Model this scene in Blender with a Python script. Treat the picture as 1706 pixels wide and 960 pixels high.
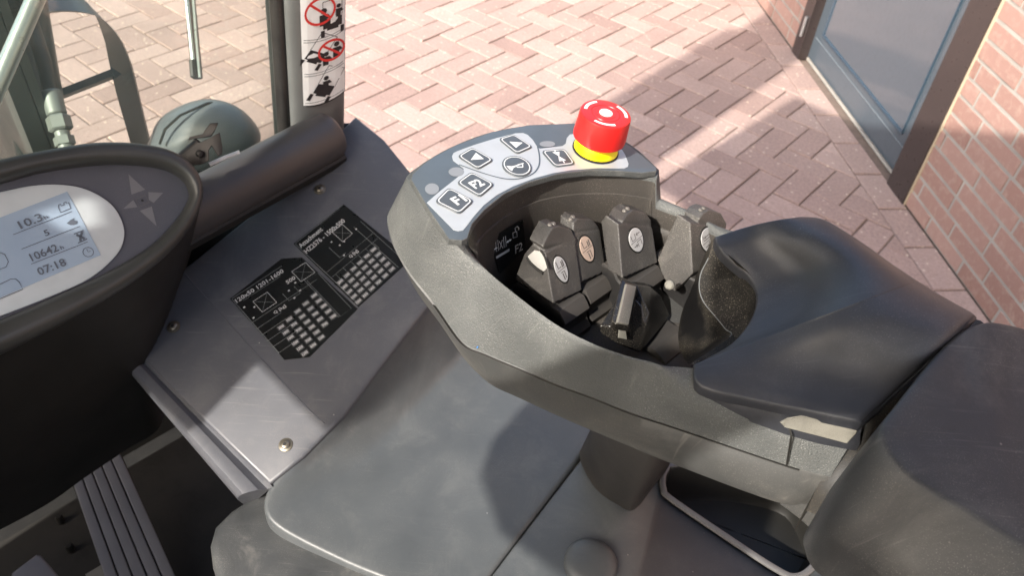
import bpy, bmesh, math, random
from mathutils import Vector as V, Matrix
random.seed(4)
for o in list(bpy.data.objects): bpy.data.objects.remove(o)
sc = bpy.context.scene
COL = sc.collection
# ------------------------------------------------------------------ camera
FPX, CX, CY, H0 = 1350.0, 853.0, 480.0, 1.6494
MX = V((0.99638724, 0.0849263, 0.0)); MY = V((0.05735098, -0.67286324, 0.73754046)); MZ = V((0.06263658, -0.7348759, -0.67530295))
EYE = V((0, 0, H0))
cam = bpy.data.cameras.new('camera'); camo = bpy.data.objects.new('camera', cam); COL.objects.link(camo)
right = V((MX[0], MY[0], MZ[0])); down = V((MX[1], MY[1], MZ[1])); fwd = V((MX[2], MY[2], MZ[2]))
camo.matrix_world = Matrix(((right.x, -down.x, -fwd.x, EYE.x), (right.y, -down.y, -fwd.y, EYE.y), (right.z, -down.z, -fwd.z, EYE.z), (0, 0, 0, 1)))
cam.sensor_width = 36; cam.lens = FPX / 1706 * 36; cam.clip_start = 0.02; cam.clip_end = 300
cam.dof.use_dof = True; cam.dof.focus_distance = 0.60; cam.dof.aperture_fstop = 15
sc.camera = camo
# ------------------------------------------------------------------ world, sun, exposure
SUN_HEAD, SUN_EL = math.radians(53), math.radians(40)
SDIR = V((math.cos(SUN_HEAD) * math.cos(SUN_EL), math.sin(SUN_HEAD) * math.cos(SUN_EL), -math.sin(SUN_EL)))   # travel direction
w = bpy.data.worlds.new('World'); sc.world = w; w.use_nodes = True
nt = w.node_tree; bg = nt.nodes['Background']
sky = nt.nodes.new('ShaderNodeTexSky'); sky.sky_type = 'NISHITA'; sky.sun_disc = False
sky.sun_elevation = SUN_EL; sky.sun_rotation = math.atan2(-SDIR.x, -SDIR.y)
sky.air_density = 1.2; sky.dust_density = 4.0; sky.ozone_density = 1.0
nt.links.new(sky.outputs[0], bg.inputs[0]); bg.inputs[1].default_value = 0.15
sl = bpy.data.lights.new('sun', 'SUN'); so = bpy.data.objects.new('sun', sl); COL.objects.link(so)
sl.energy = 2.8; sl.angle = math.radians(0.7); sl.color = (1.0, 0.94, 0.86)
so.rotation_euler = SDIR.to_track_quat('-Z', 'Y').to_euler()
sc.view_settings.view_transform = 'Standard'; sc.view_settings.look = 'None'
sc.view_settings.exposure = 1.5; sc.view_settings.gamma = 1; sc.view_settings.use_curve_mapping = False
sc.render.engine = 'CYCLES'

# ------------------------------------------------------------------ helpers: geometry of the place
F = V((-0.743, 0.669, 0)).normalized(); R = V((0.669, 0.743, 0)).normalized(); U = V((0, 0, 1))   # truck forward, right, up
def ray(x, y):
    a, b = (x - CX) / FPX, (y - CY) / FPX
    return V((MX[0]*a + MX[1]*b + MX[2], MY[0]*a + MY[1]*b + MY[2], MZ[0]*a + MZ[1]*b + MZ[2]))
def Z(x, y, z):
    d = ray(x, y); return EYE + d * ((z - H0) / d.z)
def PL(x, y, p0, n):
    d = ray(x, y); return EYE + d * ((p0 - EYE).dot(n) / d.dot(n))
def T(f, r, z): return F * f + R * r + U * z
def fr(p): return p.dot(F), p.dot(R), p.z

def catmull(pts, sub=6, closed=True, sharp=()):
    n = len(pts); out = []
    rng = range(n if closed else n - 1)
    for i in rng:
        p1, p2 = pts[i], pts[(i+1) % n]
        p0 = pts[(i-1) % n] if (closed or i > 0) else p1
        p3 = pts[(i+2) % n] if (closed or i < n - 2) else p2
        if i in sharp: p0 = p1 - (p2 - p1)
        if (i+1) % n in sharp: p3 = p2 + (p2 - p1)
        for k in range(sub):
            t = k / sub
            out.append(0.5 * ((2*p1) + (p2-p0)*t + (2*p0-5*p1+4*p2-p3)*t*t + (3*p1-p0-3*p2+p3)*t*t*t))
    if not closed: out.append(pts[-1].copy())
    return out

class MB:
    """collects faces, builds ONE mesh object"""
    def __init__(s): s.v = []; s.f = []; s.m = []; s.mats = []
    def mat(s, m):
        if m not in s.mats: s.mats.append(m)
        return s.mats.index(m)
    def add(s, verts, faces, m):
        k = len(s.v); s.v += [tuple(q) for q in verts]; i = s.mat(m)
        for f in faces: s.f.append(tuple(k + j for j in f)); s.m.append(i)
    def poly(s, pts, m): s.add(pts, [tuple(range(len(pts)))], m)
    def box(s, c, ax, ay, az, m):
        vs = [c + ax*i + ay*j + az*k for i in (-1, 1) for j in (-1, 1) for k in (-1, 1)]
        s.add(vs, [(0,1,3,2),(4,6,7,5),(0,4,5,1),(2,3,7,6),(0,2,6,4),(1,5,7,3)], m)
    def loft(s, rings, m, closed=True, cap0=False, cap1=False):
        n = len(rings[0]); vs = [p for r in rings for p in r]; fs = []
        for a in range(len(rings) - 1):
            for i in range(n if closed else n - 1):
                j = (i + 1) % n
                fs.append((a*n+i, a*n+j, (a+1)*n+j, (a+1)*n+i))
        if cap0: fs.append(tuple(range(n))[::-1])
        if cap1: fs.append(tuple((len(rings)-1)*n + i for i in range(n)))
        s.add(vs, fs, m)
    def tube(s, path, rad, m, seg=12, caps=True, flat=1.0, upv=None):
        rings = []
        for i, p in enumerate(path):
            d = (path[min(i+1, len(path)-1)] - path[max(i-1, 0)]).normalized()
            a = upv if upv else (U if abs(d.z) < .9 else R)
            x = d.cross(a).normalized(); y = x.cross(d)
            r = rad[i] if isinstance(rad, (list, tuple)) else rad
            rings.append([p + x*r*math.cos(2*math.pi*k/seg) + y*r*flat*math.sin(2*math.pi*k/seg) for k in range(seg)])
        s.loft(rings, m, True, caps, caps)
    def lathe(s, base, axis, prof, m, seg=40, cap=True):
        axis = axis.normalized(); x = axis.cross(V((0.3, 0.9, 0.1))).normalized(); y = axis.cross(x)
        s.loft([[base + axis*h + (x*math.cos(2*math.pi*k/seg) + y*math.sin(2*math.pi*k/seg))*r for k in range(seg)] for r, h in prof], m, True, cap, cap)
    def slab(s, pts, n, th, m, bev=0.0, ms=None):
        """plate: outline pts (top face), thickness th below along -n, rounded rim"""
        n = n.normalized(); ms = ms or m
        c = sum(pts, V()) / len(pts)
        def inset(d):
            out = []; N = len(pts)
            for i in range(N):
                a, b, q = pts[i-1], pts[i], pts[(i+1) % N]
                e1 = (b-a).normalized(); e2 = (q-b).normalized()
                i1 = n.cross(e1); i2 = n.cross(e2)
                if sgn < 0: i1, i2 = -i1, -i2
                bi = (i1 + i2); L = bi.length
                bi = bi / L if L > 1e-6 else i1
                k = d / max(0.35, bi.dot(i1)); out.append(b + bi*k)
            return out
        area = sum(((pts[i] - c).cross(pts[(i+1) % len(pts)] - c)).dot(n) for i in range(len(pts)))
        sgn = 1 if area > 0 else -1
        if bev > 0:
            rings = [inset(bev)] + [[p - n*bev*(1-math.sin(a)) for p in inset(bev*(1-math.cos(a)))] for a in (math.radians(60), math.radians(30), 0)]
        else: rings = [[p.copy() for p in pts]]
        rings.append([p - n*th for p in pts])
        self_top = rings[0]
        s.add(self_top, [tuple(range(len(pts))) if sgn > 0 else tuple(range(len(pts)))[::-1]], m)
        s.loft(rings, ms, True, False, True)
    def text(s, string, o, xd, n, m, width=None, size=None, lift=0.0002, bold=.015):
        xd = xd.normalized(); n = n.normalized(); yd = n.cross(xd)
        cu = bpy.data.curves.new('t', 'FONT'); cu.body = string; cu.size = 1; cu.resolution_u = 2; cu.offset = bold
        ob = bpy.data.objects.new('t', cu); COL.objects.link(ob)
        bpy.context.view_layer.update()
        me = ob.to_mesh()
        if len(me.vertices):
            xs = [q.co.x for q in me.vertices]; ys = [q.co.y for q in me.vertices]
            x0, wd, y0 = min(xs), max(xs)-min(xs), min(ys)
            ht = max(ys) - y0
            sx = (width / wd) if width else size / 0.7
            sy = (size / ht) if size else sx
            s.add([o + n*lift + xd*(q.co.x-x0)*sx + yd*(q.co.y-y0)*sy for q in me.vertices], [tuple(p.vertices) for p in me.polygons], m)
        ob.to_mesh_clear(); bpy.data.objects.remove(ob); bpy.data.curves.remove(cu)
    def stroke(s, pts, wd, n, m, closed=False, lift=0.0):
        n = n.normalized(); N = len(pts)
        a, b = [], []
        for i in range(N):
            p = pts[i]; q0 = pts[i-1] if (closed or i > 0) else p; q1 = pts[(i+1) % N] if (closed or i < N-1) else p
            d = (q1 - q0).normalized(); x = n.cross(d).normalized()*wd/2
            a.append(p + x + n*lift); b.append(p - x + n*lift)
        vs = a + b; fs = [(i, (i+1) % N, N+(i+1) % N, N+i) for i in range(N if closed else N-1)]
        s.add(vs, fs, m)
    def build(s, name, parent=None, smooth=35, origin=None, fixn=True):
        me = bpy.data.meshes.new(name)
        o0 = origin or V((0, 0, 0))
        me.from_pydata([tuple(V(q) - o0) for q in s.v], [], s.f)
        for m in s.mats: me.materials.append(m)
        me.polygons.foreach_set('material_index', s.m)
        if fixn:
            bm = bmesh.new(); bm.from_mesh(me); bmesh.ops.remove_doubles(bm, verts=bm.verts, dist=1e-6)
            bmesh.ops.recalc_face_normals(bm, faces=bm.faces); bm.to_mesh(me); bm.free()
        o = bpy.data.objects.new(name, me); COL.objects.link(o); o.location = o0
        if smooth:
            me.polygons.foreach_set('use_smooth', [True]*len(me.polygons))
            md = None
            try:
                me.set_sharp_from_angle(angle=math.radians(smooth))
            except Exception: pass
        if parent is not None:
            o.parent = parent; o.matrix_parent_inverse = Matrix.Identity(4)
            if parent.type != 'EMPTY' or True:
                o.location = o0 - wloc(parent)
        return o
def wloc(o):
    l = V(o.location)
    while o.parent: o = o.parent; l += V(o.location)
    return l
def tag(o, label=None, cat=None, group=None, kind=None):
    for k, v in (('label', label), ('category', cat), ('group', group), ('kind', kind)):
        if v: o[k] = v
    return o
def empty(name, loc):
    o = bpy.data.objects.new(name, None); COL.objects.link(o); o.location = loc; o.empty_display_size = .1; return o

# ------------------------------------------------------------------ materials
def new(name):
    m = bpy.data.materials.new(name); m.use_nodes = True; return m, m.node_tree, m.node_tree.nodes['Principled BSDF']
def N(nt, t, **k):
    n = nt.nodes.new(t)
    for a, b in k.items(): setattr(n, a, b)
    return n
def plastic(name, col, rough=0.5, grain=900, gstr=0.15, dust=0.0, dustcol=(.45, .42, .36), var=0.12, spec=0.5, coat=0.0, scuff=0.0, bumpd=0.0004, edge=0.0, streak=0.0, blotch=0.0):
    m, nt, b = new(name); L = nt.links.new
    tc = N(nt, 'ShaderNodeTexCoord')
    n1 = N(nt, 'ShaderNodeTexNoise'); n1.inputs['Scale'].default_value = 9; n1.inputs['Detail'].default_value = 6; n1.inputs['Roughness'].default_value = .6
    L(tc.outputs['Object'], n1.inputs['Vector'])
    n2 = N(nt, 'ShaderNodeTexNoise'); n2.inputs['Scale'].default_value = grain; n2.inputs['Detail'].default_value = 2
    L(tc.outputs['Object'], n2.inputs['Vector'])
    r1 = N(nt, 'ShaderNodeMapRange'); r1.inputs[1].default_value = .3; r1.inputs[2].default_value = .7; r1.inputs[3].default_value = 1-var; r1.inputs[4].default_value = 1+var
    L(n1.outputs[0], r1.inputs[0])
    mul = N(nt, 'ShaderNodeVectorMath', operation='SCALE'); mul.inputs[0].default_value = col; L(r1.outputs[0], mul.inputs['Scale'])
    cur = mul.outputs[0]
    if dust > 0:
        n3 = N(nt, 'ShaderNodeTexNoise'); n3.inputs['Scale'].default_value = 1300; n3.inputs['Detail'].default_value = 3; L(tc.outputs['Object'], n3.inputs['Vector'])
        n4 = N(nt, 'ShaderNodeTexNoise'); n4.inputs['Scale'].default_value = 22; n4.inputs['Detail'].default_value = 7; L(tc.outputs['Object'], n4.inputs['Vector'])
        a = N(nt, 'ShaderNodeMapRange'); a.inputs[1].default_value = .58; a.inputs[2].default_value = .72; L(n3.outputs[0], a.inputs[0])
        c = N(nt, 'ShaderNodeMapRange'); c.inputs[1].default_value = .38; c.inputs[2].default_value = .68; L(n4.outputs[0], c.inputs[0])
        mm = N(nt, 'ShaderNodeMath', operation='MULTIPLY'); L(a.outputs[0], mm.inputs[0]); L(c.outputs[0], mm.inputs[1])
        film = N(nt, 'ShaderNodeMath', operation='MULTIPLY_ADD'); L(c.outputs[0], film.inputs[0]); film.inputs[1].default_value = .10; L(mm.outputs[0], film.inputs[2])
        dm = N(nt, 'ShaderNodeMath', operation='MULTIPLY'); L(film.outputs[0], dm.inputs[0]); dm.inputs[1].default_value = dust
        mx = N(nt, 'ShaderNodeMix', data_type='RGBA'); L(dm.outputs[0], mx.inputs[0]); L(cur, mx.inputs[6]); mx.inputs[7].default_value = (*dustcol, 1)
        cur = mx.outputs[2]
    if scuff > 0:
        n5 = N(nt, 'ShaderNodeTexVoronoi'); n5.inputs['Scale'].default_value = 60; L(tc.outputs['Object'], n5.inputs['Vector'])
        n5.inputs['Randomness'].default_value = 1
        a = N(nt, 'ShaderNodeMapRange'); a.inputs[1].default_value = .055; a.inputs[2].default_value = .03; L(n5.outputs['Distance'], a.inputs[0])
        g = N(nt, 'ShaderNodeMath', operation='GREATER_THAN'); sp = N(nt, 'ShaderNodeSeparateColor'); L(n5.outputs['Color'], sp.inputs[0]); L(sp.outputs[0], g.inputs[0]); g.inputs[1].default_value = .8
        mm = N(nt, 'ShaderNodeMath', operation='MULTIPLY'); L(a.outputs[0], mm.inputs[0]); L(g.outputs[0], mm.inputs[1])
        m3 = N(nt, 'ShaderNodeMath', operation='MULTIPLY'); L(mm.outputs[0], m3.inputs[0]); m3.inputs[1].default_value = scuff
        mx = N(nt, 'ShaderNodeMix', data_type='RGBA'); L(m3.outputs[0], mx.inputs[0]); L(cur, mx.inputs[6]); mx.inputs[7].default_value = (*dustcol, 1)
        cur = mx.outputs[2]
    def over(fac, colr):
        nonlocal cur
        mx = N(nt, 'ShaderNodeMix', data_type='RGBA'); L(fac, mx.inputs[0]); L(cur, mx.inputs[6]); mx.inputs[7].default_value = (*colr, 1); cur = mx.outputs[2]
    if blotch > 0:
        nb_ = N(nt, 'ShaderNodeTexNoise'); nb_.inputs['Scale'].default_value = 16; nb_.inputs['Detail'].default_value = 9; nb_.inputs['Roughness'].default_value = .72; nb_.inputs['Distortion'].default_value = .6; L(tc.outputs['Object'], nb_.inputs['Vector'])
        a = N(nt, 'ShaderNodeMapRange'); a.inputs[1].default_value = .5; a.inputs[2].default_value = .72; a.inputs[4].default_value = blotch; L(nb_.outputs[0], a.inputs[0]); over(a.outputs[0], dustcol)
        a2 = N(nt, 'ShaderNodeMapRange'); a2.inputs[1].default_value = .46; a2.inputs[2].default_value = .3; a2.inputs[4].default_value = blotch*1.2; L(nb_.outputs[0], a2.inputs[0]); over(a2.outputs[0], [c*.45 for c in col])
    if streak > 0:
        for rot in (.5, 2.0):
            mp = N(nt, 'ShaderNodeMapping'); mp.inputs['Rotation'].default_value = (0, 0, rot); mp.inputs['Scale'].default_value = (14, 420, 14); L(tc.outputs['Object'], mp.inputs[0])
            ns = N(nt, 'ShaderNodeTexNoise'); ns.inputs['Scale'].default_value = 1; ns.inputs['Detail'].default_value = 3; L(mp.outputs[0], ns.inputs['Vector'])
            a = N(nt, 'ShaderNodeMapRange'); a.inputs[1].default_value = .66; a.inputs[2].default_value = .74; a.inputs[4].default_value = streak; L(ns.outputs[0], a.inputs[0]); over(a.outputs[0], dustcol)
    if edge > 0:
        ge = N(nt, 'ShaderNodeNewGeometry'); a = N(nt, 'ShaderNodeMapRange'); a.inputs[1].default_value = .53; a.inputs[2].default_value = .64; a.inputs[4].default_value = edge; L(ge.outputs['Pointiness'], a.inputs[0]); over(a.outputs[0], dustcol)
    L(cur, b.inputs['Base Color'])
    rr = N(nt, 'ShaderNodeMapRange'); rr.inputs[1].default_value = .3; rr.inputs[2].default_value = .7; rr.inputs[3].default_value = max(.02, rough-.07); rr.inputs[4].default_value = rough+.09
    L(n1.outputs[0], rr.inputs[0]); L(rr.outputs[0], b.inputs['Roughness'])
    b.inputs['Specular IOR Level'].default_value = spec; b.inputs['Coat Weight'].default_value = coat
    if gstr > 0:
        bp = N(nt, 'ShaderNodeBump'); bp.inputs['Strength'].default_value = gstr; bp.inputs['Distance'].default_value = bumpd
        L(n2.outputs[0], bp.inputs['Height']); L(bp.outputs[0], b.inputs['Normal'])
    return m
def flat(name, col, rough=.5, metal=0.0, spec=.5):
    m, nt, b = new(name); b.inputs['Base Color'].default_value = (*col, 1); b.inputs['Roughness'].default_value = rough
    b.inputs['Metallic'].default_value = metal; b.inputs['Specular IOR Level'].default_value = spec
    n1 = N(nt, 'ShaderNodeTexNoise'); n1.inputs['Scale'].default_value = 60; n1.inputs['Detail'].default_value = 5
    tc = N(nt, 'ShaderNodeTexCoord'); nt.links.new(tc.outputs['Object'], n1.inputs['Vector'])
    rr = N(nt, 'ShaderNodeMapRange'); rr.inputs[3].default_value = max(.03, rough-.1); rr.inputs[4].default_value = rough+.12
    nt.links.new(n1.outputs[0], rr.inputs[0]); nt.links.new(rr.outputs[0], b.inputs['Roughness'])
    mx = N(nt, 'ShaderNodeMix', data_type='RGBA'); mr = N(nt, 'ShaderNodeMapRange'); mr.inputs[1].default_value = .45; mr.inputs[2].default_value = .75; mr.inputs[4].default_value = .3
    nt.links.new(n1.outputs[0], mr.inputs[0]); nt.links.new(mr.outputs[0], mx.inputs[0]); mx.inputs[6].default_value = (*col, 1); mx.inputs[7].default_value = (*[c*.75 for c in col], 1)
    nt.links.new(mx.outputs[2], b.inputs['Base Color'])
    return m
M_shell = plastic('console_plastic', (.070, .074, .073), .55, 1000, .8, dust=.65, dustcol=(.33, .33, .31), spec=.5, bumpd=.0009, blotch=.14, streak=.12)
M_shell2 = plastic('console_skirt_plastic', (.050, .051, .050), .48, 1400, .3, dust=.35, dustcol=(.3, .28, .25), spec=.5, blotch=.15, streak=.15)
M_pad = plastic('soft_pad', (.029, .031, .038), .46, 2200, .25, blotch=.07, streak=.05, dust=.22, dustcol=(.3, .3, .32), spec=.6, scuff=.5)
M_pad2 = plastic('rear_pad', (.034, .0345, .037), .5, 2200, .3, blotch=.12, streak=.1, dust=.35, dustcol=(.33, .31, .28), spec=.5, scuff=.5)
M_lever = plastic('lever_rubber', (.05, .047, .044), .42, 1200, .5, dust=.7, dustcol=(.36, .33, .29), spec=.5, edge=.5, blotch=.3, bumpd=.0008)
M_knob = plastic('knob_rubber', (.008, .0075, .007), .22, 1800, .3, dust=.4, dustcol=(.35, .31, .25), spec=.7, edge=.35)
M_chip = plastic('chip_bare', (.33, .32, .3), .45, 1500, .5, dust=.6, dustcol=(.1, .09, .08))
M_ridge = plastic('ridge_dusty_lit', (.11, .108, .10), .22, 1500, .4, dust=.6, dustcol=(.4, .37, .3), spec=.8, edge=.3)  # dust plus the bright lit face, both put into the colour
M_boot = plastic('boot_rubber', (.017, .0165, .0165), .5, 1500, .2, edge=.4, dust=.35, dustcol=(.16, .145, .13), spec=.25)
M_cavity = plastic('cavity_plastic', (.04, .036, .032), .55, 1500, .25, dust=.5, dustcol=(.3, .26, .22), spec=.4)
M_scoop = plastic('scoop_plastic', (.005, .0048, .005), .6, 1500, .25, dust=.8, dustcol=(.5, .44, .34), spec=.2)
M_panel = plastic('cowl_paint', (.074, .077, .088), .42, 1200, .2, blotch=.10, streak=.1, dust=.2, dustcol=(.4, .38, .34), spec=.5, scuff=.7)
M_hood = plastic('hood_plastic', (.070, .077, .081), .42, 1500, .3, dust=.3, dustcol=(.28, .28, .265), spec=.5, scuff=.9, blotch=.13, streak=.05)
M_hoodd = plastic('hood_scuffed', (.045, .048, .05), .5, 1200, .3, dust=.6, dustcol=(.24, .23, .21), spec=.4, scuff=.8, blotch=.4, streak=.15)
M_dark = plastic('dark_plastic', (.0145, .014, .0125), .5, 1200, .1, dust=.04, spec=.35)
M_rim = plastic('rim_plastic', (.035, .036, .034), .36, 1400, .12, dust=.15, dustcol=(.25, .25, .22), spec=.55)
M_face = plastic('fascia_plastic', (.06, .062, .075), .42, 1200, .1, dust=.15, dustcol=(.3, .3, .33), spec=.5)
M_roll = plastic('dash_roll_plastic', (.048, .046, .047), .46, 1400, .15, dust=.15, dustcol=(.26, .22, .2), spec=.6)
M_pillar = plastic('pillar_paint', (.125, .13, .125), .45, 800, .1, dust=.1, spec=.5)
M_seal = plastic('rubber_seal', (.02, .019, .018), .4, 800, .1, dust=.2, spec=.5)
M_mast = plastic('mast_paint', (.045, .055, .052), .4, 300, .1, dust=.3, dustcol=(.2, .22, .2), spec=.5)
M_brak = plastic('bracket_paint', (.14, .12, .11), .4, 300, .1, dust=.3, dustcol=(.2, .18, .16), spec=.5)
M_rod = flat('steel_rod', (.5, .55, .52), .3, .7)
M_fit = flat('zinc_fitting', (.22, .245, .225), .5, .35)
M_hose = plastic('hose_rubber', (.02, .022, .02), .5, 800, .2, dust=.2)
M_lampb = plastic('lamp_back', (.115, .128, .138), .35, 800, .1, dust=.2, dustcol=(.3, .32, .3), spec=.5)
M_white = flat('white_label', (.78, .8, .78), .4)
M_bezel = flat('silver_bezel', (.42, .455, .465), .38)
M_ink = flat('black_ink', (.012, .012, .014), .4)
M_gink = flat('grey_ink', (.13, .145, .15), .4)
M_redink = flat('red_ink', (.6, .03, .025), .4)
M_chart = flat('chart_black', (.008, .009, .009), .3)
M_cell = flat('chart_print', (.5, .5, .49), .4)
M_line = flat('chart_line', (.17, .18, .18), .4)
M_cellbg = flat('chart_cell', (.10, .10, .10), .4)
M_overlay = flat('overlay_grey', (.08, .098, .115), .36)
M_silver = flat('overlay_silver', (.47, .49, .5), .33, .25)
M_key = plastic('key_grey', (.075, .085, .095), .35, 1800, .1, spec=.5)
M_keyl = flat('key_legend', (.68, .7, .7), .4)
M_led = flat('led_window', (.22, .235, .25), .35)
M_red = plastic('red_plastic', (.62, .018, .016), .34, 1800, .05, spec=.5, var=.05)
M_yel = plastic('yellow_plastic', (.9, .72, .0), .4, 1800, .05, spec=.5, var=.04)
M_arcw = flat('white_print', (.85, .84, .8), .45)
M_badge = flat('badge_silver', (.5, .5, .5), .35, .3)
M_badge2 = flat('badge_warm', (.55, .42, .34), .35, .3)
M_bink = flat('badge_ink', (.1, .09, .085), .5)
M_screw = flat('screw_zinc', (.22, .2, .16), .35, .8)
M_hole = flat('hex_socket', (.01, .01, .01), .5)
M_lcdink = flat('lcd_ink', (.085, .10, .125), .5)
M_clip = flat('clip_steel', (.018, .013, .011), .45, 0)
M_rim2 = plastic('tray_rim', (.09, .087, .084), .45, 1200, .1, dust=.15, spec=.5)
M_floor = plastic('floor_mat', (.032, .031, .029), .85, 500, .3, dust=.15, dustcol=(.05, .045, .04), spec=.12, blotch=.3)
M_ped = plastic('pedal_rubber', (.15, .145, .15), .5, 900, .2, dust=.25, dustcol=(.2, .19, .18))
M_worn_lit = plastic('worn_and_sunlit', (.20, .192, .165), .6, 1200, .5, blotch=.35, dust=1.0, dustcol=(.1, .09, .07), spec=.5)  # worn pale tone; also paints the sunlight on the floor patch
M_hinge = plastic('dusty_hinge', (.008, .0075, .007), .5, 1000, .3, dust=.7, dustcol=(.3, .24, .16))
M_star = flat('key_star', (.13, .13, .14), .45)
M_blue = flat('blue_paint_fleck', (.05, .2, .5), .4)
M_body = plastic('body_paint', (.02, .02, .02), .7, 400, .05, dust=.1, spec=.2)
M_seat = plastic('seat_vinyl', (.03, .03, .032), .55, 500, .2)
def lcd():
    m, nt, b = new('lcd_glass'); b.inputs['Base Color'].default_value = (.26, .33, .42, 1); b.inputs['Roughness'].default_value = .22
    b.inputs['Specular IOR Level'].default_value = .5
    tc = N(nt, 'ShaderNodeTexCoord'); n = N(nt, 'ShaderNodeTexNoise'); n.inputs['Scale'].default_value = 15; nt.links.new(tc.outputs['Object'], n.inputs['Vector'])
    mx = N(nt, 'ShaderNodeMix', data_type='RGBA'); mx.inputs[6].default_value = (.22, .29, .38, 1); mx.inputs[7].default_value = (.31, .38, .45, 1)
    nt.links.new(n.outputs[0], mx.inputs[0]); nt.links.new(mx.outputs[2], b.inputs['Base Color'])
    return m
M_lcd = lcd()
def glassmat(name, tint, gl, veil, veilcol):
    m = bpy.data.materials.new(name); m.use_nodes = True; nt = m.node_tree; nt.nodes.clear(); L = nt.links.new
    out = N(nt, 'ShaderNodeOutputMaterial'); tr = N(nt, 'ShaderNodeBsdfTransparent'); tr.inputs[0].default_value = (*tint, 1)
    g = N(nt, 'ShaderNodeBsdfGlossy'); g.inputs['Roughness'].default_value = .02
    d = N(nt, 'ShaderNodeBsdfDiffuse'); d.inputs[0].default_value = (*veilcol, 1)
    fz = N(nt, 'ShaderNodeFresnel'); fz.inputs[0].default_value = 1.5
    mu = N(nt, 'ShaderNodeMath', operation='MULTIPLY'); L(fz.outputs[0], mu.inputs[0]); mu.inputs[1].default_value = gl
    m1 = N(nt, 'ShaderNodeMixShader'); L(mu.outputs[0], m1.inputs[0]); L(tr.outputs[0], m1.inputs[1]); L(g.outputs[0], m1.inputs[2])
    m2 = N(nt, 'ShaderNodeMixShader'); m2.inputs[0].default_value = veil; L(m1.outputs[0], m2.inputs[1]); L(d.outputs[0], m2.inputs[2])
    L(m2.outputs[0], out.inputs[0]); return m
M_glass = glassmat('windscreen_glass', (.93, .97, .93), 1.0, .055, (.7, .85, .78))
def paver():
    m, nt, b = new('paver_concrete'); L = nt.links.new
    tc = N(nt, 'ShaderNodeTexCoord'); at = N(nt, 'ShaderNodeAttribute', attribute_name='tone')
    n1 = N(nt, 'ShaderNodeTexNoise'); n1.inputs['Scale'].default_value = 2.3; n1.inputs['Detail'].default_value = 8; n1.inputs['Roughness'].default_value = .65; L(tc.outputs['Object'], n1.inputs['Vector'])
    n2 = N(nt, 'ShaderNodeTexNoise'); n2.inputs['Scale'].default_value = 95; n2.inputs['Detail'].default_value = 5; n2.inputs['Roughness'].default_value = .7; L(tc.outputs['Object'], n2.inputs['Vector'])
    vo = N(nt, 'ShaderNodeTexVoronoi'); vo.inputs['Scale'].default_value = 55; L(tc.outputs['Object'], vo.inputs['Vector'])
    c = N(nt, 'ShaderNodeMix', data_type='RGBA'); c.inputs[6].default_value = (.265, .185, .16, 1); c.inputs[7].default_value = (.385, .285, .248, 1); L(at.outputs['Fac'], c.inputs[0])
    r2 = N(nt, 'ShaderNodeMapRange'); r2.inputs[1].default_value = .3; r2.inputs[2].default_value = .7; r2.inputs[3].default_value = .8; r2.inputs[4].default_value = 1.2; L(n2.outputs[0], r2.inputs[0])
    r1 = N(nt, 'ShaderNodeMapRange'); r1.inputs[1].default_value = .3; r1.inputs[2].default_value = .7; r1.inputs[3].default_value = .88; r1.inputs[4].default_value = 1.08; L(n1.outputs[0], r1.inputs[0])
    mm = N(nt, 'ShaderNodeMath', operation='MULTIPLY'); L(r1.outputs[0], mm.inputs[0]); L(r2.outputs[0], mm.inputs[1])
    sc_ = N(nt, 'ShaderNodeVectorMath', operation='SCALE'); L(c.outputs[2], sc_.inputs[0]); L(mm.outputs[0], sc_.inputs['Scale'])
    # pale aggregate grains
    sp = N(nt, 'ShaderNodeSeparateColor'); L(vo.outputs['Color'], sp.inputs[0])
    g = N(nt, 'ShaderNodeMath', operation='GREATER_THAN'); L(sp.outputs[1], g.inputs[0]); g.inputs[1].default_value = .86
    a = N(nt, 'ShaderNodeMapRange'); a.inputs[1].default_value = .34; a.inputs[2].default_value = .18; L(vo.outputs['Distance'], a.inputs[0])
    gm = N(nt, 'ShaderNodeMath', operation='MULTIPLY'); L(g.outputs[0], gm.inputs[0]); L(a.outputs[0], gm.inputs[1])
    gk = N(nt, 'ShaderNodeMath', operation='MULTIPLY'); L(gm.outputs[0], gk.inputs[0]); gk.inputs[1].default_value = .5
    mx = N(nt, 'ShaderNodeMix', data_type='RGBA'); L(gk.outputs[0], mx.inputs[0]); L(sc_.outputs[0], mx.inputs[6]); mx.inputs[7].default_value = (.72, .6, .46, 1)
    L(mx.outputs[2], b.inputs['Base Color']); b.inputs['Roughness'].default_value = .85; b.inputs['Specular IOR Level'].default_value = .3
    bp = N(nt, 'ShaderNodeBump'); bp.inputs['Strength'].default_value = .5; bp.inputs['Distance'].default_value = .003; L(n2.outputs[0], bp.inputs['Height']); L(bp.outputs[0], b.inputs['Normal'])
    return m
M_paver = paver()
def groundmat():
    m, nt, b = new('joint_sand'); L = nt.links.new
    tc = N(nt, 'ShaderNodeTexCoord'); n = N(nt, 'ShaderNodeTexNoise'); n.inputs['Scale'].default_value = 40; n.inputs['Detail'].default_value = 8; L(tc.outputs['Object'], n.inputs['Vector'])
    c = N(nt, 'ShaderNodeMix', data_type='RGBA'); c.inputs[6].default_value = (.09, .066, .055, 1); c.inputs[7].default_value = (.2, .15, .12, 1); L(n.outputs[0], c.inputs[0])
    L(c.outputs[2], b.inputs['Base Color']); b.inputs['Roughness'].default_value = .95; return m
M_sand = groundmat()
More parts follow.
